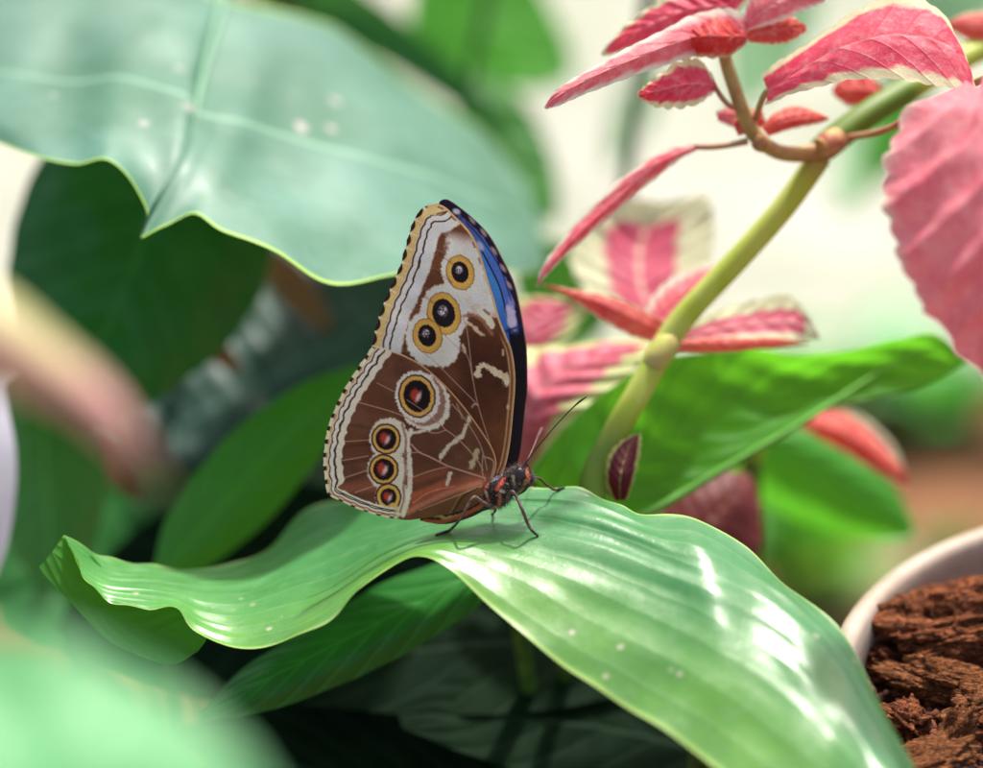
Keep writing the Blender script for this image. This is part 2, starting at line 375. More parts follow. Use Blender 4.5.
def leaf_depth(x, y):
    d = (wp(x, y, 0) - CAM).normalized(); hit = BVH.ray_cast(CAM, d)
    if hit[0] is None: return 0.0
    return (hit[0] - CAM).dot(FW) / S - D


# ------------------------------------------------------------------ butterfly
def ss(a, b, x):
    t = np.clip((x - a) / (b - a), 0, 1); return t * t * (3 - 2 * t)
def seg_dist(X, Y, pl):
    """distance to a polyline and the arc length of the nearest point"""
    best = np.full(X.shape, 1e9); arc = np.zeros(X.shape); s = 0.0
    for (x0, y0), (x1, y1) in zip(pl[:-1], pl[1:]):
        dx, dy = x1 - x0, y1 - y0; L = math.hypot(dx, dy)
        t = np.clip(((X - x0) * dx + (Y - y0) * dy) / (L * L), 0, 1)
        d = np.hypot(X - x0 - t * dx, Y - y0 - t * dy); k = d < best
        best = np.where(k, d, best); arc = np.where(k, s + t * L, arc); s += L
    return best, arc
def smooth_pl(pl, m=60): return [tuple(p) for p in cr(np.array(pl, float), m)]
class Lattice:
    def __init__(s, seed): s.g = np.random.default_rng(seed).random((256, 256))
    def __call__(s, x, y):
        xi, yi = np.floor(x).astype(int), np.floor(y).astype(int); fx, fy = x - xi, y - yi
        fx, fy = fx * fx * (3 - 2 * fx), fy * fy * (3 - 2 * fy); g = lambda a, b: s.g[a % 256, b % 256]
        return (g(xi, yi) * (1 - fx) + g(xi + 1, yi) * fx) * (1 - fy) + (g(xi, yi + 1) * (1 - fx) + g(xi + 1, yi + 1) * fx) * fy
LA, LB = Lattice(1), Lattice(2)
def fn(x, y, sc): return 0.6 * LA(x / sc, y / sc) + 0.4 * LB(x / sc * 2.3 + 9, y / sc * 2.3)
class Canvas:
    def __init__(s, X, Y, base): s.X, s.Y = X, Y; s.c = np.ones(X.shape + (3,)) * np.array(base)
    def lay(s, mask, col): s.c += (np.array(col) - s.c) * np.clip(mask, 0, 1)[..., None]
    def stroke(s, pl, w, col, a=1.0, soft=0.5, rough=0.0, sc=3.0):
        d, _ = seg_dist(s.X, s.Y, pl)
        if rough: d = d + (fn(s.X, s.Y, sc) - 0.5) * rough
        s.lay(a * (1 - ss(w / 2 - soft, w / 2 + soft, d)), col)
    def er(s, cx, cy, rx, ry, rot=0.0, jag=0.0):
        a = math.radians(rot); dx, dy = s.X - cx, s.Y - cy
        u = dx * math.cos(a) + dy * math.sin(a); v = -dx * math.sin(a) + dy * math.cos(a)
        e = np.sqrt((u / rx) ** 2 + (v / ry) ** 2)
        if jag: 
            th = np.arctan2(v / ry, u / rx); e = e * (1 + jag * ((LA(th * 9 + 40 + cx, e * 3 + 7) - 0.5) * 1.5 + (LB(th * 24 + 80 + cy, e * 6 + 3) - 0.5) * 1.6))
        return e
    def disc(s, cx, cy, rx, ry, col, rot=0.0, soft=0.6, jag=0.0, a=1.0):
        e = s.er(cx, cy, rx, ry, rot, jag); k = soft / min(rx, ry)
        s.lay(a * (1 - ss(1 - k, 1 + k, e)), col)

GOLD, BLK, CREAM, HALO, TAN = (0.62, 0.36, 0.075), (0.012, 0.009, 0.012), (0.80, 0.74, 0.62), (0.74, 0.70, 0.62), (0.66, 0.42, 0.18)
BRN, DBRN, RED = (0.118, 0.048, 0.023), (0.038, 0.014, 0.009), (0.50, 0.07, 0.035)
FW_OUT = smooth_pl([(438, 203.5), (426, 206), (418, 213), (412.5, 223), (408.5, 235), (405, 248), (400.5, 264), (395.5, 276), (389, 290.5), (384, 301), (379, 317), (375, 331), (372, 346)])
FW_COSTA = smooth_pl([(438, 203.5), (446, 207.5), (453, 214), (466, 227), (475, 240), (482, 259), (487, 277), (494, 298.5), (499, 317), (506, 335.5), (512, 351), (515, 372.5), (515, 390), (513.7, 406), (510.5, 440), (506, 464), (501, 476)])
FAR_COSTA = smooth_pl([(437, 201.5), (442, 199.2), (447.5, 199.3), (458, 206), (474, 219), (490, 236), (503, 259), (514, 282.6), (520, 306), (525, 333), (527, 354), (527.5, 390), (525.6, 406), (523, 432.6), (520, 456), (514, 472), (508, 478)])
HW_COSTA = smooth_pl([(373, 345), (384, 348), (402.6, 354.5), (424, 366.5), (445, 385), (463.5, 406), (479, 427), (492.5, 448.5), (496.5, 464), (493, 478)])
HW_OUT = smooth_pl([(373, 345), (364, 358.5), (353.6, 374), (345.7, 386), (338, 401), (331, 417), (327, 430), (324.5, 446), (323, 459), (323.8, 472), (325.5, 486), (328.5, 495), (342, 502), (357.6, 509), (373.5, 514.6), (389, 518), (402, 519)])
FAR_COSTA = FAR_COSTA[int(np.argmin([q[1] for q in FAR_COSTA])):]
def xof(pl, y):
    ys = np.array([p[1] for p in pl]); xs = np.array([p[0] for p in pl]); o = np.argsort(ys, kind='stable'); return np.interp(y, ys[o], xs[o])

def wing_grid(left, right, y0, y1, nu, nv, scal=0.0, period=15.0):
    y = np.linspace(y0, y1, nu); xl, xr = left(y), right(y)
    if scal: xl = xl + scal * (np.abs(np.sin(math.pi * y / period)) - 0.5) + 1.4 * (fn(y * 0 + 3, y, 6.0) - .5)
    t = np.linspace(0, 1, nv)[None]; X = xl[:, None] * (1 - t) + xr[:, None] * t
    return X, np.repeat(y[:, None], nv, 1)

def fore_under(X, Y):
    k = Canvas(X, Y, BRN); n1 = fn(X, Y, 26.0); n2 = fn(X, Y, 3.0)
    k.lay(ss(0.4, 0.7, n1) * 0.55, (0.17, 0.07, 0.035)); k.lay(ss(450, 380, Y) * ss(300, 360, Y) * ss(440, 475, X) * 0.75, DBRN)
    d, arc = seg_dist(X, Y, FW_OUT); dc, ac = seg_dist(X, Y, FW_COSTA)
    # pale field round the eye spots, reaching the leading edge
    pale = (1 - ss(310, 318, Y + (n2 - .5) * 8 - (X - 478) * 0.15)) * ss(444, 452, X + (n2 - .5) * 6 - (Y - 272) * 0.02) * ss(230, 246, Y - (X - 460) * 0.2)
    k.lay(pale * 0.95, (0.78, 0.72, 0.69)); k.lay(pale * ss(0.5, 0.75, fn(X, Y, 9.0)) * ss(285, 312, Y) * 0.55, (0.5, 0.33, 0.24))
    for cx, cy, rx, ry in ((460.5, 272, 19, 25), (444, 313, 23.5, 28.5), (428.5, 339, 22.5, 27.5), (440, 343, 20, 24)): k.disc(cx, cy, rx, ry, HALO, -12, 1.2, 0.05)
    k.disc(432, 341, 17, 22, (0.70, 0.66, 0.58), -20, 2.0, 0.06)
    for cx, cy, rx, ry, px_, py_ in ((460.3, 272.5, 13.3, 17.0, 8.6, 11), (444, 313.5, 16.0, 20.8, 11.4, 14.6), (427.4, 336, 14.0, 17, 9.0, 11.2)):
        k.disc(cx, cy, rx + 0.9, ry + 0.9, (0.07, 0.03, 0.02), -15, 0.7, 0.035); k.disc(cx, cy, rx, ry, GOLD, -15, 0.6, 0.03)
        k.disc(cx, cy, rx * 0.8, ry * 0.8, (0.70, 0.42, 0.10), -15, 2.0)
        k.disc(cx - 0.3, cy - 0.4, px_, py_, BLK, -15, 0.6, 0.03)
        k.lay((1 - ss(0.35, 1.0, k.er(cx - 1.4, cy - 2.5, px_ * 0.55, py_ * 0.5, -15))) * ss(0.35, 0.65, fn(X + cx, Y, 1.9)), (0.40, 0.34, 0.46)); k.lay((1 - ss(0.3, 1.0, k.er(cx - 1.5, cy - 3, px_ * 0.42, py_ * 0.42, 20))) * ss(0.42, 0.62, fn(X + cx * 3, Y + 5, 1.5)), (0.88, 0.84, 0.92))
    # patches in the dark field
    k.stroke([(464, 316), (474, 315), (482, 320), (492, 334)], 3.4, (0.30, 0.14, 0.085), 0.8, 1.2)
    k.stroke([(480, 311), (486, 318), (492, 326)], 5.0, (0.76, 0.66, 0.50), 0.95, 1.0, 2.5, 4.0); k.stroke([(490, 318), (493, 325)], 4.0, (0.76, 0.66, 0.50), 0.9, 1.0); k.stroke([(484, 310), (489, 314)], 2.6, (0.2, 0.09, 0.05), .9, 1.0)
    k.stroke([(467, 323), (473, 326), (480, 333), (484, 335)], 3.2, (0.66, 0.52, 0.34), 0.9, 1.2, 3.0)
    k.stroke([(478, 376), (479, 368), (484, 365), (491, 369), (499, 374)], 5.6, (0.70, 0.57, 0.40), 0.95, 1.0, 5.0, 3.0); k.stroke([(497, 373), (506, 376), (506, 383)], 7.0, (0.70, 0.57, 0.40), 0.95, 1.0, 5.0, 3.5)
    k.stroke([(463, 345), (465, 352)], 2.6, (0.6, 0.48, 0.36), 0.8, 1.0, 1.5); k.stroke([(503, 350), (503, 355)], 2.0, (0.6, 0.46, 0.32), 0.8, 0.8)
    k.disc(508.5, 407, 1.8, 2.8, (0.72, 0.62, 0.42), 0, 0.8); k.disc(507, 381.5, 3, 2.2, (0.72, 0.62, 0.46), 0, 0.8)
    k.stroke([(472, 407), (474, 404), (478, 405)], 1.6, (0.55, 0.4, 0.33), 0.7)
    # veins
    VE = (0.42, 0.28, 0.22)
    for pl in ([(496, 462), (490, 443.5), (478, 405), (473, 380), (467.7, 356.7), (458, 347.5), (440, 331)], [(478, 405), (453, 380), (436, 363), (420, 350)], [(473, 380), (467, 330), (463, 318)]):
        k.stroke(smooth_pl(pl, 30), 0.9, VE, 0.8, 0.5)
    for yy in (222, 238, 256, 276, 297, 318, 338):                       # faint vein lines to the margin
        x0 = float(xof(FW_OUT, yy)); k.stroke([(x0, yy), (x0 + 42, yy + 17)], 0.5, (0.35, 0.24, 0.2), 0.45, 0.5)
    for yy in (262, 288, 246): k.stroke([(float(xof(FW_OUT, yy)) + 34, yy + 8), (float(xof(FW_OUT, yy)) + 50, yy + 20)], 2.2, (0.045, 0.016, 0.01), 0.45, 1.4)
    # marginal bands
    w = np.sin(arc * 2 * math.pi / 15.0); w2 = np.abs(np.sin(arc * math.pi / 15.0)); sh = 1.2 * w2
    top = ss(205, 236, Y); lay = k.lay
    lay((1 - ss(28, 31, d + (n2 - .5) * 3 - 2.5 * top * 0)) , (0.80, 0.75, 0.69))
    lay(ss(10.2, 11.2, d + sh) * (1 - ss(12.3, 13.4, d + sh)) * 1.0, (0.10, 0.05, 0.03))
    dd = d + 1.3 * w2 + 1.2 * (n2 - .5) + 2.2 * (fn(X, Y, 8.0) - .5); lay(ss(17.2, 18, dd) * (1 - ss(19.2, 20, dd)), (0.05, 0.028, 0.025))
    lay(1 - ss(9.6, 10.6, d + sh), TAN); lay(ss(3, 6, d) * (1 - ss(6, 9.5, d)) * 0.8 * (0.4 + .6 * w2), (0.76, 0.52, 0.22)); lay((1 - ss(7.5, 9, d)) * ss(0.75, 1.0, 1 - w2) * 0.7, (0.82, 0.72, 0.5))
    lay(1 - ss(2.6, 3.6, d + 3.4 * (w2 - 0.62) * -1 * 1.1 + 0.6), (0.028, 0.016, 0.014)); lay((1 - ss(2.4, 3.4, d)) * ss(0.62, 0.9, 1 - w2), (0.86, 0.78, 0.55))
    # tip and leading edge
    lay((1 - ss(4, 7, np.hypot(X - 436, Y - 207) - 3)) * 0.9, (0.68, 0.48, 0.24))
    k.stroke([(437, 214), (446, 211.5)], 1.6, (0.05, 0.03, 0.03), 0.9, 0.6); k.stroke([(449, 218), (453, 215)], 1.2, (0.2, 0.12, 0.1), 0.8, 0.6)
    lay((1 - ss(1.7, 2.5, dc)), (0.60, 0.40, 0.17)); band = np.sin(ac * 0.36) * 0.5 + .5
    lay((1 - ss(0.7, 1.3, np.abs(dc - 3.0))) * ss(0.5, 0.8, band) * ss(300, 250, Y) * .8, (0.13, 0.06, 0.035))
    lay(ss(330, 350, Y) * (1 - ss(5, 7.5, dc)) * 0.75, (0.30, 0.155, 0.08)); lay(ss(330, 350, Y) * (1 - ss(0.4, 0.8, np.abs(dc - 3.2))) * 0.8, (0.10, 0.045, 0.03)); lay(ss(330, 350, Y) * (1 - ss(0.3, 0.8, np.abs(dc - 5.2))) * 0.7, (0.46, 0.3, 0.17))
    lay((1 - ss(.4, .9, dc)), (0.62, 0.46, 0.27))
    k.c *= ((0.80 + 0.46 * fn(X, Y, 1.5)) * (0.84 + 0.32 * fn(X, Y, 11.0)))[..., None] ** 0.7
    return np.clip(k.c * np.array((1.56, 1.42, 1.18)), 0, .95)

def hind_under(X, Y):
    k = Canvas(X, Y, (0.112, 0.050, 0.028)); n1 = fn(X, Y, 22.0); n2 = fn(X, Y, 3.0); lay = k.lay
    lay(ss(0.4, 0.7, n1) * 0.5, (0.16, 0.085, 0.055)); lay(ss(440, 465, X) * ss(500, 440, Y) * 0.5, (0.11, 0.055, 0.028)); lay(ss(0.45, 0.7, fn(X, Y, 34.0)) * 0.4, (0.07, 0.03, 0.022))
    # rusty folds towards the body
    for pl, w, c_, a in (([(405, 508), (440, 492), (482, 482)], 15, (0.27, 0.085, 0.05), 0.85), ([(408, 512), (445, 494), (480, 483)], 5, (0.46, 0.2, 0.13), 0.7), ([(412, 496), (446, 483)], 6, (0.34, 0.10, 0.05), 0.75),
                         ([(402, 484), (445, 470)], 8, (0.24, 0.075, 0.045), 0.6), ([(332, 490), (375, 486)], 10, (0.26, 0.10, 0.065), 0.7), ([(420, 510), (482, 486)], 1.0, (0.62, 0.45, 0.33), 0.8), ([(413, 503), (430, 492), (455, 486)], 1.4, (0.6, 0.22, 0.12), 0.6)):
        k.stroke(smooth_pl(pl, 20), w, c_, a, w * 0.4, w * 0.3, 8.0)
    lay(ss(0, 8, Y - (508 - (X - 412) * 0.36)) * ss(415, 424, X) * 0.9, (0.115, 0.06, 0.024)); k.stroke(smooth_pl([(477, 486), (462, 494), (454, 506), (446, 521)], 30), 1.0, (0.25, 0.17, 0.07), 0.8); k.stroke(smooth_pl([(478, 488), (464, 496), (456, 508), (448, 522)], 30), 1.6, (0.035, 0.018, 0.01), 0.8)
    # eye spots
    k.disc(424.5, 402, 25, 29, HALO, -18, 1.1, 0.05); k.disc(422.5, 400, 22.8, 27, (0.26, 0.17, 0.14), -18, 1.2, 0.04)
    k.disc(417.5, 396.5, 22, 25.8, (0.80, 0.75, 0.68), -15, 1.0, 0.05)
    k.stroke(smooth_pl([(411, 431), (408, 440), (409.5, 460), (410, 480), (408, 498), (403, 515)], 40), 4.4, (0.74, 0.70, 0.64), 0.95, 1.0, 2.0); k.stroke(smooth_pl([(411, 433), (422, 431), (436, 424)], 20), 3.0, (0.70, 0.66, 0.58), .9, 1.0, 1.5)
    for cx, cy, rx, ry in ((388, 439, 19.5, 21), (386, 470, 20, 20), (391, 498, 16.5, 20)): k.disc(cx + 1, cy, rx, ry, (0.70, 0.65, 0.57), 0, 1.2, 0.05)
    k.stroke(smooth_pl([(402, 424), (406, 440), (404.5, 456), (405.5, 470), (403.5, 488), (404, 498), (400, 512)], 40), 2.4, (0.22, 0.14, 0.11), 0.85, 0.9, 0.8)
    for cx, cy, rx, ry, bx, by, rr in ((417, 396, 16.9, 20.0, 13.6, 16.2, 5.0), (386, 439, 13.0, 13.8, 10.5, 11.1, 4.5), (383.6, 469.5, 13.2, 13.6, 10.6, 11.0, 4.8), (388.5, 497, 11.2, 12.2, 8.2, 8.8, 3.4)):
        k.disc(cx, cy, rx + 2.0, ry + 2.0, (0.045, 0.028, 0.03), -12, 0.7, 0.03); k.disc(cx, cy, rx, ry, (0.66, 0.40, 0.10), -12, 0.6, 0.03)
        k.disc(cx, cy, bx, by, BLK, -12, 0.7, 0.04); k.disc(cx - 1.6, cy - 0.6, rr * 0.95, rr * 1.2, (0.36, 0.05, 0.03), -10, 1.6, 0.22)
        k.disc(cx + 1.4, cy + 1, rr * 0.36, rr * 0.85, (0.62, 0.50, 0.52), 25, 1.3, 0.3)
    k.disc(393, 508.5, 5, 5.5, (0.62, 0.42, 0.14), 0, 1.2); k.disc(394, 509, 1.1, 1.1, BLK, 0, 0.6)
    # grey marks
    G = (0.58, 0.57, 0.46)
    k.stroke([(469, 419), (466, 428), (461, 437), (453, 443), (448, 447), (444, 453), (440, 460)], 3.6, G, 0.95, 1.1, 4.0, 4.0); k.stroke([(478, 451), (475, 459), (471, 466)], 5.0, (0.46, 0.42, 0.27), 0.9, 1.2, 4.5, 3.5); k.stroke([(450, 473), (447, 484)], 3.2, G, 0.85, 1.1, 3.0, 3.0); k.stroke([(457, 404), (462, 418)], 1.4, (0.34, 0.32, 0.28), 0.7, .8, 2.0)
    # veins
    VE = (0.46, 0.30, 0.25)
    for pl, w in (([(485, 478), (466, 472), (448, 466), (430, 457), (419, 452), (411, 444)], 1.5), ([(483, 470), (475, 457), (457, 438), (446, 430), (440, 424), (423, 411)], 1.0), ([(446, 430), (436, 433), (425, 430), (401, 415), (361, 403), (345, 399)], 0.9),
                      ([(377, 383), (394, 391.5)], 0.7), ([(424, 411), (407, 400)], 0.5), ([(487, 470), (484, 456), (478, 440), (464, 418), (452, 404)], 0.8), ([(485, 457), (491, 459), (494, 464), (491, 478)], 1.3),
                      ([(408, 479), (430, 471), (447, 467)], 0.8), ([(400, 453.5), (421, 452)], 0.7), ([(339, 461), (368, 456)], 0.8), ([(341, 479), (368, 470)], 0.9), ([(355, 492.5), (374, 486)], 0.9), ([(338, 442), (368, 440)], 0.7), ([(485, 481), (482, 470), (483, 455)], 0.9)):
        k.stroke(smooth_pl(pl, 24), w, VE, 0.85, 0.5)
    for pl in ([(341, 464), (370, 459)], [(341, 482), (370, 473)], [(342, 447), (368, 444)], [(350, 425), (372, 428)]): k.stroke(pl, 3.0, (0.05, 0.022, 0.016), 0.5, 2.0)
    # marginal bands
    d, arc = seg_dist(X, Y, HW_OUT); P = 13.6; w2 = np.abs(np.sin(arc * math.pi / P)); lay0 = k.lay; stop = 1 - ss(392, 400, X) * ss(480, 490, Y); lay = lambda mk, c_: lay0(mk * stop, c_); low = ss(150, 175, arc); d = d * (1 + 0.75 * low); d2 = d + 1.5 * w2 + 1.0 * (n2 - .5) + 1.8 * (fn(X, Y, 7.0) - .5) - 0.8
    lay(1 - ss(18.2, 19.8, d2 + 2.5 * ss(0, 60, 80 - arc) * 0), (0.70, 0.66, 0.58))
    lay(ss(10.4, 11.2, d2) * (1 - ss(12.4, 13.4, d2)), (0.04, 0.024, 0.026)); lay(ss(5.6, 6.3, d2) * (1 - ss(7.0, 7.8, d2)), (0.05, 0.03, 0.028))
    lay((1 - ss(5.2, 6.0, d2)), (0.66, 0.52, 0.36)); lay(ss(7.6, 8.4, d2) * (1 - ss(9.6, 10.4, d2)) * 0.8, (0.80, 0.76, 0.76)); lay(ss(2.8, 3.4, d2) * (1 - ss(3.6, 4.4, d2)) * 0.8, (0.22, 0.12, 0.09))
    lay((1 - ss(2.6, 3.6, d)) , (0.03, 0.02, 0.022)); lay((1 - ss(3.0, 4.0, d)) * ss(0.42, 0.66, w2), (0.84, 0.78, 0.52))
    lay(low * ss(3.4, 4.2, d) * (1 - ss(6.2, 7.4, d)) * ss(0.3, 0.6, w2), (0.48, 0.16, 0.09)); lay(low * ss(13, 14, d) * (1 - ss(15, 16, d)), (0.05, 0.03, 0.03))
    lay = lay0; dcst, _ = seg_dist(X, Y, HW_COSTA); lay((1 - ss(1.0, 2.0, dcst)) * 0.95, (0.42, 0.20, 0.10)); lay((1 - ss(0.4, 1.0, dcst)), (0.62, 0.40, 0.24)); lay((1 - ss(1.0, 2.2, dcst)) * ss(420, 380, X), (0.75, 0.62, 0.45))
    k.c *= (0.82 + 0.36 * fn(X, Y, 1.7))[..., None] ** 0.6
    return np.clip(k.c * np.array((1.56, 1.42, 1.18)), 0, .95)

def fore_upper(X, Y):
    """upper side of the far forewing: blue with black border"""
    k = Canvas(X, Y, (0.05, 0.16, 0.60)); n2 = fn(X, Y, 4.0); lay = k.lay
    d, arc = seg_dist(X, Y, FAR_COSTA)
    lay(ss(345, 280, Y) * 1.0, (0.09, 0.33, 0.78)); lay(ss(255, 228, Y) * 0.8, (0.12, 0.11, 0.32))
    lay(ss(222, 214, Y + (n2 - .5) * 10), (0.03, 0.02, 0.035)); lay((1 - ss(14.5, 16, d)) * ss(240, 262, Y), (0.11, 0.22, 0.66))
    lay((1 - ss(0.5, 1.0, np.abs(d - 15))) * ss(232, 244, Y) , (0.012, 0.012, 0.05))
    lay(1 - ss(5.5, 7.0, d + (n2 - .5) * 3), (0.03, 0.015, 0.04)); lay((1 - ss(15.5, 17.5, d)) * ss(326, 336, Y), (0.010, 0.008, 0.014)); lay(ss(330, 352, Y) * (1 - ss(10, 12, d)), (0.010, 0.008, 0.012)); lay(ss(372, 388, Y) * (1 - ss(18, 19.5, d)) + ss(388, 396, Y), (0.012, 0.008, 0.010))
    lay((1 - ss(0.7, 1.25, k.er(511.5, 318, 4.4, 14, -14) + (n2 - .5) * .9)) , (0.70, 0.64, 0.82)); lay((1 - ss(0.8, 1.2, k.er(511.5, 303, 3.0, 7, -14))) * .6, (0.42, 0.42, 0.75)); k.disc(480, 246, 2.8, 5, (0.62, 0.60, 0.78), -35, 1.2); k.disc(456.5, 211.5, 3.6, 2.6, (0.85, 0.80, 0.82), 20, 1.0)
    for cx, cy in ((472, 220), (483.5, 232.5), (494, 251), (503, 268), (509, 285)): k.disc(cx, cy, 1.7, 4.4, (0.55, 0.38, 0.33), -35, 1.0)
    k.stroke(smooth_pl([(466, 222), (482, 240), (500, 268), (511, 300)], 20), 1.3, (0.02, 0.012, 0.05), 0.9, 0.6); k.stroke([(507, 331), (521, 326)], 3.0, (0.02, 0.03, 0.12), 0.9, 1.2)
    lay(1 - ss(0.5, 1.1, d), (0.16, 0.09, 0.05)); lay((1 - ss(0.6, 1.2, d)) * ss(225, 250, Y) * ss(350, 330, Y), (0.42, 0.26, 0.16))
    k.c *= (0.85 + 0.3 * fn(X, Y, 2.0))[..., None]
    return k.c

M_WING = attr_mat('wing_scales', 0.65, 0.12, transl=0.22, sheen=0.0, bump=0.35)
M_BLUEWING = attr_mat('wing_upper_scales', 0.5, 0.1, bump=0.15)
base_d = 0.0
def wing_depth(X, Y, k0, tilt, bow):
    t = np.clip((478 - Y) / 275, -0.2, 1); return k0 + tilt * t + bow * np.sin(np.pi * np.clip(t, 0, 1)) + 1.0 * np.sin((X - 400) / 34) * np.clip(t + .15, 0, 1)
def pleat(X, Y, a):
    th = np.arctan2(Y - 480, X - 488); r = np.hypot(X - 488, Y - 480); k = np.clip((r - 15) / 90, 0, 1)
    return a * k * np.sin(th * 21 + 1.2 * np.sin(r / 50)) + 1.5 * k * (fn(X, Y, 34.0) - .5)
def wing_obj(name, X, Y, Z, cols, mat, root):
    me = grid_mesh(name, to_world(camspace(np.stack([X, Y, Z], -1))), uv=False, colors=cols); return link(name, me, mat, root)

bf = thing('butterfly', 'brown butterfly with gold ringed eyespots and closed wings standing on the leaf', 'butterfly', wp(496, 524, leaf_depth(496, 524)))
X, Y = wing_grid(lambda y: np.where(y < 346, xof(FW_OUT, y), np.interp(y, [346, 380, 470, 480], [372, 400, 482, 486])), lambda y: xof(FW_COSTA, y), 203.6, 476, 520, 300, 0.9, 15.0)
ZF = wing_depth(X, Y, -7, 3, -5) + pleat(X, Y, 0.5)
wing_obj('forewing', X, Y, ZF, fore_under(X, Y), M_WING, bf)
def hw_right(y): return np.where(y < 478, xof(HW_COSTA, np.minimum(y, 478)), np.interp(y, [478, 490, 502, 509, 514, 518, 520], [493, 487, 480, 468, 448, 425, 410]))
def hw_left(y): return np.where(y < 502, xof(HW_OUT[:46], y), np.interp(y, [502, 509, 514.6, 518, 520], [342, 357.6, 373.5, 388, 406]))
X, Y = wing_grid(hw_left, hw_right, 345.2, 520, 420, 380, 0.8, 13.0)
ZH = wing_depth(X, Y, -12, 2.5, -5) - 5 * np.exp(-((X - 470) ** 2 + (Y - 500) ** 2) / 900.0) + pleat(X, Y, 0.5)
wing_obj('hindwing', X, Y, ZH, hind_under(X, Y), M_WING, bf)
X, Y = wing_grid(lambda y: np.where(y < 346, np.where(y < 204.5, np.interp(y, [199.3, 201, 204.5], [443.5, 440, 438.5]), xof(FW_OUT, np.maximum(y, 204.5)) + 2), np.interp(y, [346, 380, 470, 480], [374, 402, 486, 490])), lambda y: xof(FAR_COSTA, y), 199.3, 477, 380, 200)
wing_obj('forewing', X, Y, wing_depth(X, Y, 7, 13, 4) + 0.12 * (X - 470) * np.clip((478 - Y) / 275, 0, 1), fore_upper(X, Y), M_BLUEWING, bf)
X, Y = wing_grid(lambda y: hw_left(y) + 3, lambda y: np.maximum(hw_right(y) - 4, hw_left(y) + 3.5), 347, 519, 160, 120)
wing_obj('hindwing', X, Y, wing_depth(X, Y, 7, 9, 3), hind_under(X, Y), M_WING, bf)

# body: one surface from abdomen tip to face
sp = [(420, 518.5, 0, 2.0), (430, 517.5, 0, 5.5), (446, 515.5, 0, 8.6), (466, 509, 0, 9.5), (479, 500, 0, 12.5), (490, 493, 0, 17.5), (501, 487, 0, 16.5), (509, 481, 0, 10.5), (516, 478, -1, 12), (523, 479, -1, 11.5), (528.5, 483, -1, 7.5), (531, 486, -1, 2.5)]
V = tube([wp(*p[:3]) for p in sp], [p[3] * S for p in sp], seg=90, n=240)
rel = (V - np.array(FOCUS)) / S @ np.array([list(RT), list(UP), list(FW)]).T
k_ = D / (D + rel[..., 2]); BX, BY = rel[..., 0] * k_ + W / 2, H / 2 - rel[..., 1] * k_
k = Canvas(BX, BY, (0.022, 0.014, 0.013)); nn = fn(BX, BY, 2.2)
k.lay(ss(470, 460, BX) * 0.8, (0.07, 0.035, 0.018)); k.lay(ss(0.5, 0.7, nn) * 0.5, (0.09, 0.055, 0.045))
k.stroke(smooth_pl([(424, 515), (440, 516), (446, 518), (460, 515), (478, 508), (484, 502)], 30), 3.2, (0.52, 0.42, 0.16), 0.95, 1.0, 2.0); k.stroke(smooth_pl([(424, 521), (440, 522), (452, 519), (470, 512), (482, 505)], 30), 3.6, (0.62, 0.10, 0.04), 0.95, 1.0, 1.5)
for pl, w, c_ in (([(484, 489), (487, 485)], 4.5, (0.6, 0.12, 0.07)), ([(497, 489), (501, 484), (504, 478)], 3.8, (0.66, 0.09, 0.055)), ([(500, 495), (500, 503), (498, 509)], 3.4, (0.66, 0.17, 0.10)), ([(488, 499), (490, 504), (493, 508)], 3.4, (0.66, 0.12, 0.08)), ([(496, 508), (499, 510)], 3.4, (0.7, 0.34, 0.2)),
                  ([(501, 491), (504, 492)], 3.0, (0.66, 0.62, 0.36)), ([(507, 483), (508, 484)], 2.6, (0.7, 0.66, 0.45)), ([(480, 494), (482, 501)], 3.0, (0.5, 0.42, 0.3)), ([(487, 496), (486, 492)], 2.2, (0.6, 0.55, 0.35)), ([(492, 480), (500, 476), (503, 471)], 3.4, (0.42, 0.36, 0.40)),
                  ([(513, 476), (514, 484), (516, 490)], 2.6, (0.72, 0.62, 0.36)), ([(527, 470), (529, 478), (526, 484)], 4.6, (0.78, 0.26, 0.13)), ([(525, 484), (521, 490)], 3.8, (0.55, 0.45, 0.13)), ([(483, 484), (490, 480)], 2.4, (0.45, 0.36, 0.36))):
    k.stroke(pl, w, c_, 0.95, 0.9, 2.0, 3.0)
V = np.concatenate([V[:1].mean(1, keepdims=True).repeat(90, 1), V, V[-1:].mean(1, keepdims=True).repeat(90, 1)], 0); cc = np.concatenate([k.c[:1], k.c, k.c[-1:]], 0)
body = link('body', grid_mesh('body', V, uv=False, wrap=True, colors=cc), attr_mat('body_fuzz', 0.7, 0.2, bump=0.6, scale=1500, dist=0.0005, sheen=0.2), bf)
M_TARSUS = None
M_CHITIN = simple_mat('dark_chitin', (0.02, 0.014, 0.012), (0.05, 0.03, 0.025), 1500, 0.35, 0.5)
M_LEG = simple_mat('leg_grey', (0.24, 0.15, 0.14), (0.10, 0.05, 0.045), 900, 0.5, 0.4)
M_LEGB = simple_mat('leg_brown', (0.17, 0.085, 0.045), (0.07, 0.035, 0.022), 900, 0.5, 0.4)
M_EYE = simple_mat('eye_dark', (0.022, 0.015, 0.016), (0.05, 0.035, 0.035), 3000, 0.18, 0.6, bump=0.1, dist=0.0001)
M_HAIR = simple_mat('fuzz', (0.34, 0.27, 0.24), (0.08, 0.05, 0.04), 500, 0.7, 0.2)
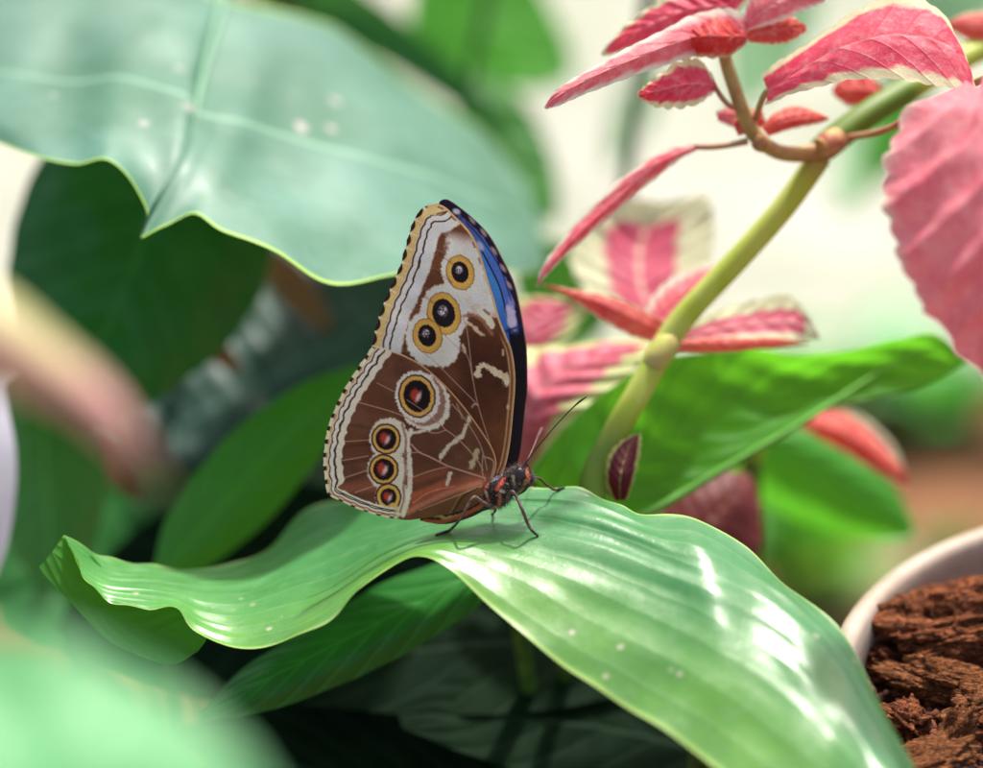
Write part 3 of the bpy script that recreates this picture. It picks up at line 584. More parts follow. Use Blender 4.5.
def ellipsoid(name, c, r, mat, root, axis=(1, 0, 0)):
    me = bpy.data.meshes.new(name); bm = bmesh.new(); bmesh.ops.create_icosphere(bm, subdivisions=4, radius=1.0)
    M3 = Matrix((RT, UP, FW)).transposed()
    for v in bm.verts: v.co = c + M3 @ Vector((v.co.x * r[0], v.co.y * r[1], v.co.z * r[2])) * S
    for f in bm.faces: f.smooth = True
    bm.to_mesh(me); bm.free(); return link(name, me, mat, root)
ellipsoid('eye', wp(519.4, 475.5, -9.5), (6.4, 8.0, 4.6), M_EYE, bf); ellipsoid('eye', wp(521, 476, 8), (6.0, 7.5, 4.5), M_EYE, bf)
M_PALP = attr_mat('palp', 0.6, 0.2)
for dz in (-4, 3):                                                     # palps
    V = tube([wp(517, 494, dz), wp(523.5, 488, dz * 1.3), wp(528, 479, dz * 1.4), wp(528, 469, dz), wp(527, 464, dz)], [x * S for x in (2.0, 3.6, 3.4, 2.2, .4)], seg=20, n=50)
    t_ = np.linspace(0, 1, 50)[:, None] * np.ones((1, 20)); a_ = np.ones((50, 1)) * np.linspace(0, 1, 20)[None]
    cc = np.ones((50, 20, 3)) * np.array((0.025, 0.015, 0.014)); mk = np.exp(-((V - V.mean(1, keepdims=True)) @ np.array(RT) / S + 1.0) ** 2 / 2.0)[..., None]; cc = cc + (np.where(t_[..., None] > 0.42, np.array((0.75, 0.25, 0.13)), np.array((0.5, 0.42, 0.12))) - cc) * mk * (t_[..., None] < 0.85)
    link('palp', grid_mesh('palp', V, uv=False, wrap=True, colors=cc), M_PALP, bf)
def foot(x, y): return (x, y, leaf_depth(x, y) - 1.2)
f1, f2, f3, f4 = foot(435.5, 535.5), foot(538, 536), foot(564.5, 487.7), foot(491, 514)
leg1 = link('leg', pxtube('leg', [(491, 506, -14), (483, 503, -21), (475, 497, -26), (469, 503, -28), (461, 518, -26), (450, 530, f1[2] - 1), (442, 533.5, f1[2] - .6), f1], [2.0, 2.0, 1.6, 1.5, 1.35, 1.5, 1.3, .9], seg=12, n=70), M_LEG, bf)
leg2 = link('leg', pxtube('leg', [(506, 500, -9), (509, 494, -16), (512.5, 491.5, -20), (517, 498, -22), (521.5, 508, -26), (528, 524, f2[2] - 3), (531, 529.5, f2[2] - 1), f2], [2, 1.8, 1.6, 1.6, 1.8, 1.7, 1.4, 1.1], seg=12, n=70), M_LEG, bf)
leg3 = link('leg', pxtube('leg', [(517, 489, 8), (527, 482, 12), (533, 478.3, 14), (539, 478.5, 18), (547, 485, 26), (554, 489.5, 40), (560, 489.8, f3[2] - 3), f3], [1.6, 1.5, 1.4, 1.4, 1.3, 1.4, 1.2, .9], seg=12, n=70), M_LEGB, bf)
leg4 = link('leg', pxtube('leg', [(496, 505, 6), (495, 511, 4), (493, 513.5, f4[2] - 1), f4], [1.6, 1.4, 1.1, .8], seg=12, n=30), M_CHITIN, bf)
for a_, b_, lg in (((448, 531, f1[2] - 1), f1, leg1), ((531, 529.5, f2[2] - 1), f2, leg2), ((557, 489.8, f3[2] - 5), f3, leg3)):      # beaded dark feet
    q = [tuple(a_[i] + (b_[i] - a_[i]) * t for i in range(3)) for t in np.linspace(0, 1.04, 10)]
    link('foot', pxtube('foot', q, [1.2, 1.75, 1.3, 1.75, 1.3, 1.7, 1.2, 1.6, 1.3, .6], seg=10, n=50), M_CHITIN, lg)
link('antenna', pxtube('antenna', [(523.5, 467, -3), (527, 461, -4), (540, 444, -7), (558, 423, -11), (573, 407.5, -14), (581, 400.5, -16), (587, 396.5, -17)], [1.1, .75, .6, .6, .75, 1.15, .5], seg=8, n=70), M_CHITIN, bf)
link('antenna', pxtube('antenna', [(525, 466, 4), (528, 459, 8), (533, 448, 30), (538, 436, 60), (542, 428, 80)], [1.0, .7, .6, .7, .9], seg=8, n=40), M_LEG, bf)
# short fuzz on the thorax and head
bm = bmesh.new(); me0 = body.data; cnt = len(me0.vertices)
for i in range(2200):
    vi = random.randrange(int(cnt * 0.40), int(cnt * 0.93)); v = me0.vertices[vi]; r0 = vi // 90 * 90
    nrm = v.normal.copy(); cen = (me0.vertices[r0].co + me0.vertices[r0 + 45].co) / 2
    if nrm.dot(v.co - cen) < 0: nrm = -nrm
    L = random.uniform(2, 6) * S; dr = (nrm + Vector((random.uniform(-.5, .1), random.uniform(-.3, .3), random.uniform(-.2, .5)))).normalized(); sd_ = nrm.cross(Vector((random.uniform(-1, 1), random.uniform(-1, 1), random.uniform(-1, 1)))).normalized() * 0.32 * S
    bm.faces.new([bm.verts.new(v.co - sd_), bm.verts.new(v.co + sd_), bm.verts.new(v.co + dr * L)])
me = bpy.data.meshes.new('fuzz'); bm.to_mesh(me); bm.free(); me.materials.append(M_HAIR)
o = bpy.data.objects.new('fuzz', me); COL.objects.link(o); o.parent = body

# ------------------------------------------------------------------ big pale leaf, upper left
big_ctrl = [
    [(-60, -40, 520), (-55, 30, 420), (-40, 90, 330), (-25, 135, 260)],
    [(20, -50, 520), (15, 30, 400), (22, 105, 280), (34, 155, 190)],
    [(80, -40, 520), (72, 40, 390), (72, 110, 260), (76, 166, 165)],
    [(130, -30, 520), (120, 40, 380), (112, 110, 245), (108, 160, 140)],
    [(180, -20, 530), (165, 50, 370), (146, 125, 225), (138, 180, 125)],
    [(215, -10, 540), (195, 60, 365), (176, 140, 205), (154, 212, 120)],
    [(226, -6, 545), (205, 70, 365), (186, 160, 195), (141, 238, 112)],
    [(240, 0, 550), (226, 76, 370), (200, 160, 205), (164, 226, 118)],
    [(262, 8, 570), (255, 80, 385), (232, 160, 220), (194, 213, 128)],
    [(285, 14, 590), (286, 90, 410), (266, 170, 240), (222, 236, 110)],
    [(310, 20, 620), (330, 100, 440), (310, 190, 250), (276, 257, 105)],
    [(338, 28, 660), (380, 115, 480), (366, 205, 270), (330, 282, 110)],
    [(380, 56, 720), (430, 140, 540), (424, 215, 330), (390, 273, 150)],
    [(430, 92, 800), (478, 165, 620), (480, 230, 420), (460, 268, 250)],
    [(478, 128, 860), (512, 190, 700), (522, 240, 540), (516, 275, 400)],
    [(520, 180, 900), (538, 215, 760), (545, 245, 640), (542, 268, 540)],
]
def big_disp(U, V): return 2.5 * np.sin(2 * math.pi * (U * 4.3 + V * 0.5)) * np.clip(V, 0, 1) + 4 * np.sin(2 * math.pi * (U * 2.1 - V * 0.9))
bl = thing('broad_leaf', 'very large pale bluish green leaf with drip tip hanging in the upper left corner', 'leaf', Vector((-0.06, 0.20, 0)))
link('blade', grid_mesh('blade', loft(big_ctrl, 220, 90, disp=big_disp, wob=7, seed=11, wscale=0.009)), M_BIG, bl)
mid = [wp(226, -6, 541), wp(205, 70, 361), wp(187, 150, 203), wp(165, 205, 150), wp(141, 238, 111)]
M_RIB = simple_mat('pale_rib', (0.24, 0.44, 0.29), (0.2, 0.40, 0.24), 80, 0.6, 0.3)
link('midrib', tube_mesh('midrib', mid, [.0011, .0009, .0006, .0003, .0001], seg=8), M_RIB, bl)
top = wp(226, -6, 545)
link('stalk', tube_mesh('stalk', [top, top + Vector((0, .03, .02)), bl.location + Vector((0.02, .06, .30)), bl.location], [.0016, .0022, .003, .004], seg=8), M_STALK, bl)

# ------------------------------------------------------------------ green leaf on the right, half folded along its midrib
lit_ctrl = [
    [(530, 472, 150), (548, 500, 160), (566, 520, 160), (580, 540, 160)],
    [(560, 432, 170), (585, 470, 180), (606, 505, 180), (622, 530, 175)],
    [(590, 405, 185), (618, 450, 200), (640, 485, 200), (655, 509, 190)],
    [(622, 382, 195), (650, 425, 215), (670, 462, 218), (686, 492, 205)],
    [(648, 362, 205), (685, 405, 230), (706, 445, 230), (722, 470, 215)],
    [(700, 353, 225), (735, 392, 250), (752, 425, 245), (764, 444, 225)],
    [(752, 350, 245), (780, 380, 270), (794, 405, 262), (803, 422, 238)],
    [(806, 352, 260), (826, 370, 280), (836, 388, 275), (842, 405, 255)],
    [(856, 348, 270), (868, 358, 285), (876, 372, 285), (880, 396, 270)],
    [(902, 340, 275), (908, 346, 285), (912, 360, 288), (916, 388, 280)],
    [(936, 333, 280), (940, 338, 285), (943, 350, 288), (946, 374, 285)],
    [(964, 352, 280), (966, 354, 282), (967, 357, 284), (968, 361, 285)],
]
lf = thing('broad_leaf', 'bright backlit green leaf folded like a trough behind the coleus stem', 'leaf', Vector((0.05, 0.12, 0)))
def lit_disp(U, V): return 2.0 * np.sin(2 * math.pi * (U * 9 - V * 1.5)) * np.sin(math.pi * V) + 3.0 * np.sin(2 * math.pi * (U * 3.4)) * (1 - V) ** 3
link('blade', grid_mesh('blade', loft(lit_ctrl, 140, 60, disp=lit_disp, wob=4, seed=2)), M_LIT, lf)
link('midrib', tube_mesh('midrib', [wp(580, 540, 158), wp(655, 509, 187), wp(722, 470, 212), wp(803, 422, 234), wp(880, 372, 278), wp(945, 342, 283)], [.0012, .0011, .0010, .0008, .0005, .0002], seg=8), simple_mat('lime_rib', (0.16, 0.46, 0.05), (0.12, 0.38, 0.04), 80), lf)
link('stalk', tube_mesh('stalk', [wp(580, 540, 158), wp(560, 620, 170), lf.location + Vector((-.01, 0, .1)), lf.location], [.0013, .002, .0028, .0035], seg=8), M_STALK, lf)

# ------------------------------------------------------------------ coleus plant
P1 = (0.60, 0.075, 0.12); P2 = (0.42, 0.03, 0.065); CRM = (0.74, 0.72, 0.50); LIME = (0.55, 0.66, 0.24)
M_C_TOP = coleus_mat('coleus_bright', (0.92, 0.12, 0.20), (0.80, 0.05, 0.12), (0.92, 0.86, 0.56), 0.64, 0.14, transl=0.5, pale=(0.92, 0.40, 0.42), nz=0.4)
M_C_PALE = coleus_mat('coleus_pale', (0.92, 0.23, 0.28), (0.84, 0.11, 0.17), (0.94, 0.88, 0.76), 0.54, 0.35, transl=0.5, pale=(0.94, 0.5, 0.48))
M_C_BIG = coleus_mat('coleus_dusty_pink', (0.93, 0.33, 0.38), (0.82, 0.18, 0.24), (0.92, 0.70, 0.58), 0.86, 0.14, transl=0.45, pale=(0.92, 0.5, 0.5), nv=7, nz=0.15, rough=0.6)
M_C_RED = coleus_mat('coleus_red', (0.86, 0.14, 0.11), (0.70, 0.065, 0.07), (0.88, 0.66, 0.42), 0.74, 0.18, transl=0.5, nz=0.35, pale=(0.9, 0.36, 0.3))
M_C_CREAM = coleus_mat('coleus_cream', (0.68, 0.12, 0.19), (0.56, 0.07, 0.14), (0.78, 0.80, 0.50), 0.42, 0.14, 0.72, transl=0.3, nz=0.6)
M_C_LIME = coleus_mat('coleus_lime', (0.74, 0.16, 0.23), (0.60, 0.08, 0.14), (0.66, 0.76, 0.32), 0.50, 0.16, 0.86, transl=0.3, nz=1.0, pale=(0.75, 0.35, 0.4))
M_C_DEEP = coleus_mat('coleus_deep', (0.16, 0.012, 0.022), (0.09, 0.006, 0.012), (0.50, 0.52, 0.14), 0.66, 0.12, transl=0.2, nz=0.35)
M_C_MAROON = coleus_mat('coleus_maroon', (0.20, 0.035, 0.03), (0.13, 0.015, 0.02), (0.30, 0.12, 0.06), 0.8, 0.2, transl=0.25, nz=0.4)
m = N('coleus_stem'); u, v = m.uv(); nz = m.noise(150, 4, 0.6, m.stretch(1, 1, 0.25))
c = m.mix(m.sstep(nz, 0.35, 0.7), (0.54, 0.68, 0.07), (0.68, 0.76, 0.18)); c = m.mix(m.sstep(u, 0.94, 1.0), c, (0.55, 0.45, 0.13)); c = m.mix(m.sstep(u, 0.50, 0.60, 1.0, 0.0), c, (0.16, 0.28, 0.03))  # olive lower stem is shade put into the colour
M_CSTEM = m.surf(c, 0.45, 0.4, m.bump(nz, 0.2, 0.0006), 0.3)
M_CSHOOT = simple_mat('coleus_shoot', (0.56, 0.46, 0.15), (0.48, 0.28, 0.11), 160, 0.45, transl=0.15)
M_CPET = simple_mat('coleus_petiole', (0.56, 0.20, 0.14), (0.56, 0.40, 0.18), 120, 0.5, transl=0.15)
M_NODE = simple_mat('stem_node', (0.34, 0.10, 0.06), (0.52, 0.36, 0.12), 260, 0.6)

cl = thing('coleus_plant', 'pink leaved coleus plant with a thick lime green stem leaning to the right', 'plant', Vector((wp(722, 740, 70).x, wp(722, 740, 70).y + 0.02, 0)))
b0 = cl.location
link('stem', tube_mesh('stem', [b0 - Vector((0, 0, .01)), b0 * .6 + wp(720, 740, 70) * .4, b0 * .2 + wp(720, 740, 70) * .8, wp(716, 735, 70), wp(660, 650, 80), wp(612, 560, 90), wp(592, 490, 100), wp(614, 436, 118), wp(642, 386, 132), wp(664, 346, 140), wp(688, 312, 143), wp(735, 262, 147), wp(784, 207, 150), wp(820, 157, 152)],
     [.0030, .0030, .0030, .0029, 13 * S, 13.5 * S, 14 * S, 14 * S, 14 * S, 14 * S, 13.4 * S, 13.2 * S, 13 * S, 13 * S], seg=20, n=180, square=0.05), M_CSTEM, cl)
link('stem', pxtube('stem', [(812, 160, 152), (826, 146, 152), (862, 118, 168), (900, 94, 190), (940, 70, 215), (990, 44, 250), (1060, 10, 300)], [11, 14.5, 14, 14, 13.6, 13, 12], seg=20, n=90, square=0.05), M_CSTEM, cl)
nd = link('stem_node', pxtube('stem_node', [(817, 156, 144), (823, 150, 141), (830, 144, 143), (838, 139, 150)], [10, 13.4, 14.2, 13.2], seg=18, n=30), M_NODE, cl)
link('stem_scar', pxtube('stem_scar', [(822, 147, 128), (819, 142, 122), (817, 139, 119)], [5.5, 5.2, 2.0], seg=12, n=12), M_NODE, cl)
link('stem_node', pxtube('stem_node', [(652, 366, 134), (658, 357, 133), (665, 346, 136), (671, 338, 142)], [13, 14.3, 14.2, 12.8], seg=18, n=30), simple_mat('pale_node', (0.54, 0.62, 0.10), (0.60, 0.46, 0.18), 300, 0.6), cl)
link('shoot', pxtube('shoot', [(818, 151, 140), (800, 154, 132), (780, 152.5, 124), (764, 144, 116), (752, 131, 110), (743, 112, 104), (735, 90, 100), (727, 66, 96), (722, 44, 92), (720, 26, 90)], [9.5, 9, 8, 8, 8, 7.6, 7.2, 6.8, 6, 4.5], seg=16, n=110, square=0.04), M_CSHOOT, cl)
link('stem_node', pxtube('stem_node', [(756, 140, 108), (760, 143, 106), (765, 146, 107)], [7.5, 9.2, 8], seg=14, n=16), M_NODE, cl)

def scallop(n, amp):
    return lambda U, V: amp * (np.abs(np.sin(U * n * math.pi)) - 0.4)
def quilt(a, n, s=1.6):
    def f(U, V):
        av = np.abs(2 * V - 1); return a * np.abs(np.sin(math.pi * (U * n - av * s))) * np.clip(av * 4, 0, 1) * (1 - 0.4 * av)
    return f
def cleaf(rows, mat, root=cl, pet=None, sc=(16, 0.05), q=(2.0, 9), wob=2.0, seed=0, nu=110, nv=60, label=None, pr=(2.6, 2.2, 2.0)):
    V = loft(rows, nu, nv, disp=quilt(*q), edge=scallop(*sc), wob=wob, seed=seed, wscale=0.03)
    o = link('leaf', grid_mesh('leaf', V), mat, root)
    if label: o['label'] = label
    if pet: 
        me = pxtube('petiole', pet, [pr[0]] + [pr[1]] * (len(pet) - 2) + [pr[2]], seg=10, n=30); link('petiole', me, M_CPET, root)
    return o
# drooping narrow leaf
cleaf([[(697, 143, 118), (698, 147, 116), (698, 151, 118)], [(672, 146, 122), (676, 154, 108), (680, 160, 112)], [(640, 163, 122), (647, 172, 100), (654, 180, 108)], [(606, 192, 118), (614, 201, 94), (622, 208, 102)],
       [(574, 224, 112), (581, 231, 90), (588, 237, 98)], [(551, 253, 108), (557, 257, 94), (562, 260, 100)], [(538, 276, 104), (541, 277, 98), (545, 278, 100)], [(536, 287, 100), (537, 287, 99), (538, 287, 100)]], M_C_PALE, pet=[(748, 141, 110), (730, 145, 112), (712, 147, 114), (696, 147, 116)], sc=(20, 0.06), label='narrow drooping pink leaf seen edge on', pr=(4, 3.2, 3))
# top cluster
cleaf([[(748, 18, 92), (748, 32, 90), (746, 46, 92)], [(728, 8, 90), (720, 34, 74), (722, 54, 86)], [(690, 16, 70), (684, 40, 50), (690, 58, 62)], [(650, 36, 45), (646, 54, 25), (652, 70, 38)], [(612, 56, 20), (608, 70, 5), (612, 84, 14)], [(580, 74, -5), (577, 85, -15), (580, 97, -8)], [(556, 90, -22), (555, 98, -26), (558, 106, -22)], [(544, 107, -32), (545, 108, -32), (547, 109, -32)]], M_C_PALE, sc=(18, 0.05), label='long pale pink leaf pointing left')
cleaf([[(728, -6, 100), (728, 6, 96), (727, 14, 98)], [(694, -14, 108), (694, 8, 96), (696, 26, 100)], [(660, 0, 112), (662, 20, 100), (666, 40, 104)], [(628, 22, 114), (632, 34, 106), (637, 48, 110)], [(600, 52, 116), (601, 55, 114), (603, 57, 115)]], M_C_TOP, sc=(11, 0.12), q=(3, 7))
cleaf([[(742, 20, 94), (745, 26, 92), (748, 30, 94)], [(752, -8, 100), (768, 8, 84), (778, 22, 88)], [(780, -24, 104), (796, -6, 82), (806, 10, 84)], [(822, -20, 90), (824, -6, 80), (826, 2, 80)]], M_C_PALE, sc=(9, 0.08))
cleaf([[(716, 84, 92), (717, 87, 90), (717, 90, 92)], [(704, 62, 80), (704, 84, 66), (703, 102, 72)], [(686, 58, 70), (684, 84, 52), (680, 108, 60)], [(662, 72, 62), (661, 90, 48), (659, 108, 56)], [(644, 86, 58), (643, 94, 52), (643, 101, 55)], [(637, 93, 56), (637, 95, 55), (637, 97, 56)]], M_C_TOP, pet=[(741, 108, 104), (730, 106, 98), (722, 98, 94), (715, 87, 91)], sc=(9, 0.13), q=(4, 7), label='small scalloped pink leaf with cream edge', pr=(3.4, 2.8, 2.6))
cleaf([[(746, 30, 96), (748, 36, 92), (746, 44, 94)], [(730, 16, 88), (728, 36, 66), (730, 56, 78)], [(706, 14, 80), (702, 36, 54), (706, 58, 68)], [(682, 26, 70), (680, 38, 58), (682, 52, 66)], [(672, 36, 66), (672, 38, 65), (672, 41, 66)]], M_C_RED, sc=(8, 0.07), q=(3, 6), seed=6)
cleaf([[(724, 10, 110), (728, 14, 108), (732, 18, 110)], [(716, -16, 114), (734, -10, 100), (750, -4, 104)], [(716, -40, 116), (738, -38, 104), (760, -30, 108)], [(738, -64, 114), (740, -64, 113), (742, -63, 114)]], M_C_TOP, sc=(9, 0.1), seed=7)
cleaf([[(744, 34, 100), (747, 38, 98), (749, 42, 100)], [(762, 20, 104), (768, 32, 92), (770, 44, 96)], [(786, 16, 106), (790, 28, 96), (788, 42, 100)], [(806, 26, 104), (807, 28, 103), (807, 31, 104)]], M_C_RED, sc=(7, 0.1), q=(3, 5), seed=8)
# arched leaf to the right of the cluster
cleaf([[(762, 76, 70), (768, 90, 62), (766, 106, 60)], [(778, 62, 66), (790, 76, 40), (790, 95, 34)], [(800, 50, 62), (820, 58, 28), (824, 86, 14)], [(830, 28, 58), (850, 44, 18), (862, 79, -4)], [(862, 8, 54), (886, 36, 10), (902, 80, -18)], [(902, -4, 48), (922, 38, 2), (936, 86, -26)], [(936, 8, 34), (950, 48, -6), (958, 90, -30)], [(960, 44, 8), (966, 68, -14), (970, 92, -28)], [(975, 90, -22), (975, 92, -24), (975, 93, -26)]], M_C_TOP, pet=[(756, 118, 104), (760, 106, 90), (764, 96, 70), (768, 90, 62)], sc=(18, 0.05), q=(2.2, 9), label='arched pink leaf with cream scalloped edge', pr=(4, 3.4, 3))
cleaf([[(761, 128, 118), (765, 132, 116), (768, 136, 118)], [(776, 112, 122), (782, 122, 112), (788, 130, 116)], [(800, 106, 126), (808, 116, 118), (816, 124, 120)], [(828, 116, 128), (829, 118, 126), (829, 120, 128)]], M_C_RED, sc=(8, 0.08), label='small dark red leaf beside the shoot')
cleaf([[(888, 92, 200), (892, 96, 198), (894, 102, 200)], [(866, 72, 206), (866, 90, 190), (868, 106, 194)], [(842, 74, 206), (844, 90, 192), (848, 106, 196)], [(831, 92, 202), (832, 93, 201), (833, 95, 202)]], M_C_RED, sc=(7, 0.14), q=(3, 5))
cleaf([[(715, 112, 120), (717, 116, 120), (718, 121, 120)], [(730, 106, 124), (734, 118, 118), (735, 128, 120)], [(750, 112, 124), (752, 122, 120), (752, 128, 122)]], M_C_PALE, sc=(5, 0.05))
cleaf([[(732, 122, 112), (735, 128, 110), (738, 136, 112)], [(744, 112, 116), (748, 122, 106), (752, 132, 108)], [(762, 108, 118), (764, 116, 112), (766, 124, 114)]], M_C_RED, sc=(5, 0.05))
cleaf([[(948, 22, 240), (948, 26, 238), (950, 30, 240)], [(966, 14, 244), (968, 26, 230), (970, 40, 236)], [(990, 14, 248), (992, 28, 234), (994, 44, 240)], [(1020, 28, 250), (1021, 30, 248), (1022, 32, 250)]], M_C_RED, sc=(8, 0.1))
# big dusty pink leaf hanging at the right edge
cleaf([[(948, 88, -80), (985, 76, -110), (1022, 84, -90)], [(910, 104, -110), (990, 104, -165), (1075, 108, -110)], [(890, 142, -135), (994, 148, -200), (1098, 150, -135)], [(882, 186, -155), (996, 196, -225), (1104, 196, -160)], [(889, 230, -170), (998, 244, -240), (1100, 244, -175)], [(902, 272, -180), (998, 292, -240), (1082, 292, -180)], [(922, 312, -182), (998, 332, -230), (1060, 330, -184)], [(950, 344, -182), (996, 362, -212), (1032, 358, -184)], [(984, 384, -186), (990, 386, -188), (996, 386, -186)]],
      M_C_BIG, pet=[(838, 138, 152), (858, 136, 140), (890, 128, 100), (940, 100, 40), (985, 78, -18)], sc=(15, 0.055), q=(13, 6.5, 1.9), wob=5, nu=160, nv=110, label='large hanging dusty pink leaf with crinkled surface', pr=(4.2, 3.6, 4))
# blurred lower whorl behind the stem
cleaf([[(652, 322, 330), (656, 322, 330), (660, 322, 330)], [(604, 306, 350), (648, 306, 352), (688, 304, 350)], [(574, 272, 370), (640, 280, 378), (706, 270, 372)], [(574, 232, 390), (640, 248, 404), (714, 228, 392)], [(604, 204, 405), (652, 218, 420), (708, 200, 406)], [(640, 200, 415), (668, 202, 420), (700, 196, 416)]], M_C_CREAM, pet=[(664, 350, 145), (660, 340, 220), (656, 322, 330)], sc=(12, 0.06), q=(3, 7), label='blurred leaf with pink heart and wide cream border')
cleaf([[(664, 322, 160), (668, 334, 156), (666, 344, 158)], [(630, 302, 168), (634, 318, 158), (636, 338, 160)], [(594, 292, 174), (598, 302, 164), (602, 320, 164)], [(562, 286, 178), (566, 291, 172), (570, 298, 172)], [(541, 284, 180), (542, 285, 180), (543, 286, 180)]], M_C_RED, sc=(12, 0.05), label='red orange leaf pointing left from the lower node')
cleaf([[(668, 344, 170), (672, 340, 172), (676, 334, 174)], [(706, 344, 172), (712, 330, 184), (712, 312, 196)], [(744, 342, 178), (752, 324, 196), (758, 300, 212)], [(784, 340, 186), (790, 322, 200), (788, 296, 214)], [(806, 340, 192), (810, 330, 198), (808, 314, 204)], [(820, 338, 196), (821, 337, 197), (820, 335, 198)]], M_C_CREAM, sc=(12, 0.08), label='leaf with pink centre and lime border pointing right from the lower node')
cleaf([[(672, 342, 160), (676, 346, 158), (674, 352, 160)], [(716, 338, 172), (722, 344, 164), (720, 352, 168)], [(764, 338, 182), (768, 342, 176), (768, 348, 178)], [(806, 342, 190), (808, 343, 189), (809, 344, 190)]], M_C_RED, sc=(8, 0.04))
cleaf([[(640, 320, 180), (652, 330, 170), (660, 336, 172)], [(660, 288, 200), (676, 306, 190), (690, 318, 192)], [(690, 270, 230), (704, 286, 222), (716, 300, 224)], [(738, 262, 260), (738, 268, 256), (736, 274, 258)]], M_C_PALE, sc=(7, 0.06))
cleaf([[(614, 500, 92), (620, 500, 88), (627, 500, 92)], [(606, 480, 94), (620, 481, 82), (634, 478, 92)], [(608, 458, 98), (624, 461, 88), (640, 455, 98)], [(620, 443, 102), (630, 444, 98), (641, 440, 102)], [(638, 433, 106), (639, 433, 106), (640, 433, 106)]], M_C_DEEP, sc=(7, 0.12), nu=60, nv=40, pet=[(600, 478, 108), (608, 492, 100), (617, 500, 92)], label='small crimson leaf with yellow toothed edge low on the stem', pr=(2, 1.8, 1.8))

# second coleus, close behind the butterfly
c2 = thing('coleus_plant', 'coleus with pink and lime blotched leaves right behind the butterfly wing', 'plant', Vector((wp(560, 420, 420).x, wp(560, 420, 420).y + .06, 0)), None)
link('stem', tube_mesh('stem', [c2.location, wp(540, 520, 340), wp(540, 440, 330), wp(520, 380, 350), wp(508, 330, 380)], [.003, .003, .0026, .0024, .002], seg=12), M_CSTEM, c2)
cleaf([[(500, 470, 300), (516, 474, 290), (530, 472, 280)], [(490, 420, 290), (522, 436, 262), (556, 446, 250)], [(492, 376, 290), (534, 398, 252), (584, 416, 240)], [(520, 352, 295), (562, 372, 262), (612, 392, 246)], [(560, 346, 300), (596, 356, 272), (636, 366, 256)], [(606, 342, 300), (630, 346, 282), (652, 352, 268)], [(664, 338, 290), (665, 340, 290), (666, 342, 290)]], M_C_LIME, root=c2, sc=(12, 0.06), q=(3, 8), label='pink leaf with lime blotched border')
cleaf([[(500, 372, 360), (512, 370, 356), (524, 368, 358)], [(490, 340, 366), (528, 344, 350), (566, 340, 356)], [(500, 312, 376), (540, 318, 360), (586, 312, 366)], [(520, 298, 384), (552, 304, 372), (590, 304, 376)], [(560, 300, 386), (575, 302, 382), (596, 308, 384)]], M_C_LIME, root=c2, sc=(10, 0.08), q=(3, 7), seed=4, label='red blotched yellow green leaf')

# third coleus, lower right, deep in the shade and blurred
c3 = thing('coleus_plant', 'blurred coleus with orange red and maroon leaves under the folded green leaf', 'plant', Vector((wp(770, 470, 560).x, wp(770, 470, 560).y, 0)))
link('stem', tube_mesh('stem', [c3.location, wp(750, 560, 520), wp(750, 470, 470), wp(772, 420, 420)], [.003, .003, .0025, .002], seg=12), M_CSTEM, c3)
cleaf([[(770, 416, 430), (778, 412, 430), (790, 408, 432)], [(806, 432, 420), (822, 424, 400), (838, 408, 430)], [(842, 452, 410), (856, 440, 395), (862, 424, 424)], [(872, 470, 404), (882, 460, 396), (886, 448, 412)], [(896, 484, 400), (902, 478, 398), (905, 470, 400)], [(907, 488, 400), (908, 487, 400), (909, 486, 400)]], M_C_RED, root=c3, sc=(10, 0.04), label='orange red leaf with curled cream tip')
cleaf([[(812, 418, 425), (820, 410, 424), (836, 402, 426)], [(848, 430, 418), (858, 424, 424), (866, 418, 430)], [(878, 456, 410), (888, 450, 414), (894, 444, 418)], [(906, 484, 402), (907, 482, 402), (908, 480, 403)]], M_C_CREAM, root=c3, sc=(8, 0.04))
cleaf([[(650, 540, 330), (672, 560, 320), (690, 575, 330)], [(664, 508, 340), (700, 530, 320), (736, 566, 330)], [(690, 484, 350), (724, 506, 330), (760, 548, 340)], [(722, 472, 360), (740, 486, 350), (760, 510, 352)], [(748, 474, 370), (750, 478, 368), (754, 484, 368)]], M_C_MAROON, root=c3, sc=(10, 0.06), label='maroon leaf in shade')

# ------------------------------------------------------------------ other leaves around
G_DARK = None
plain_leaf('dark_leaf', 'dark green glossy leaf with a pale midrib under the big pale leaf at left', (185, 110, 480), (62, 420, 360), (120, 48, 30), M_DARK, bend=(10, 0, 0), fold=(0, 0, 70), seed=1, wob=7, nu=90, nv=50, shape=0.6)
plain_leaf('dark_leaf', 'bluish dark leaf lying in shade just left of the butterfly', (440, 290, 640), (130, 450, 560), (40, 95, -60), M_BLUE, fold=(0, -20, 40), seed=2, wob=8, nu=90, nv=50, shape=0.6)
plain_leaf('dark_leaf', 'near black leaf lowest in the shade at left', (360, 400, 900), (90, 600, 620), (60, 130, -100), M_PAINTED_SHADE, seed=3, wob=8)
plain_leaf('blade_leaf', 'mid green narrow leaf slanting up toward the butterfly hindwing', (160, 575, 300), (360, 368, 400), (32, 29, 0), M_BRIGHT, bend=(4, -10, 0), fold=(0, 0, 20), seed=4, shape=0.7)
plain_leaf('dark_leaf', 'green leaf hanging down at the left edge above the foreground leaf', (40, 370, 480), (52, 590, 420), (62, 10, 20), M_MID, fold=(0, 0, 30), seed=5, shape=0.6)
plain_leaf('dark_leaf', 'dark leaf behind the left tip of the leaf with the butterfly', (420, 560, 480), (60, 640, 400), (40, 110, -60), M_PAINTED_SHADE, seed=6)
plain_leaf('lower_leaf', 'green leaf edge in shade directly below the wavy butterfly leaf', (506, 556, 130), (200, 716, 70), (20, 30, -30), M_DARK, bend=(-10, 4, 0), fold=(0, 6, 30), foot=(.06, .08), seed=7, wob=5, nu=80, nv=40, shape=0.6)
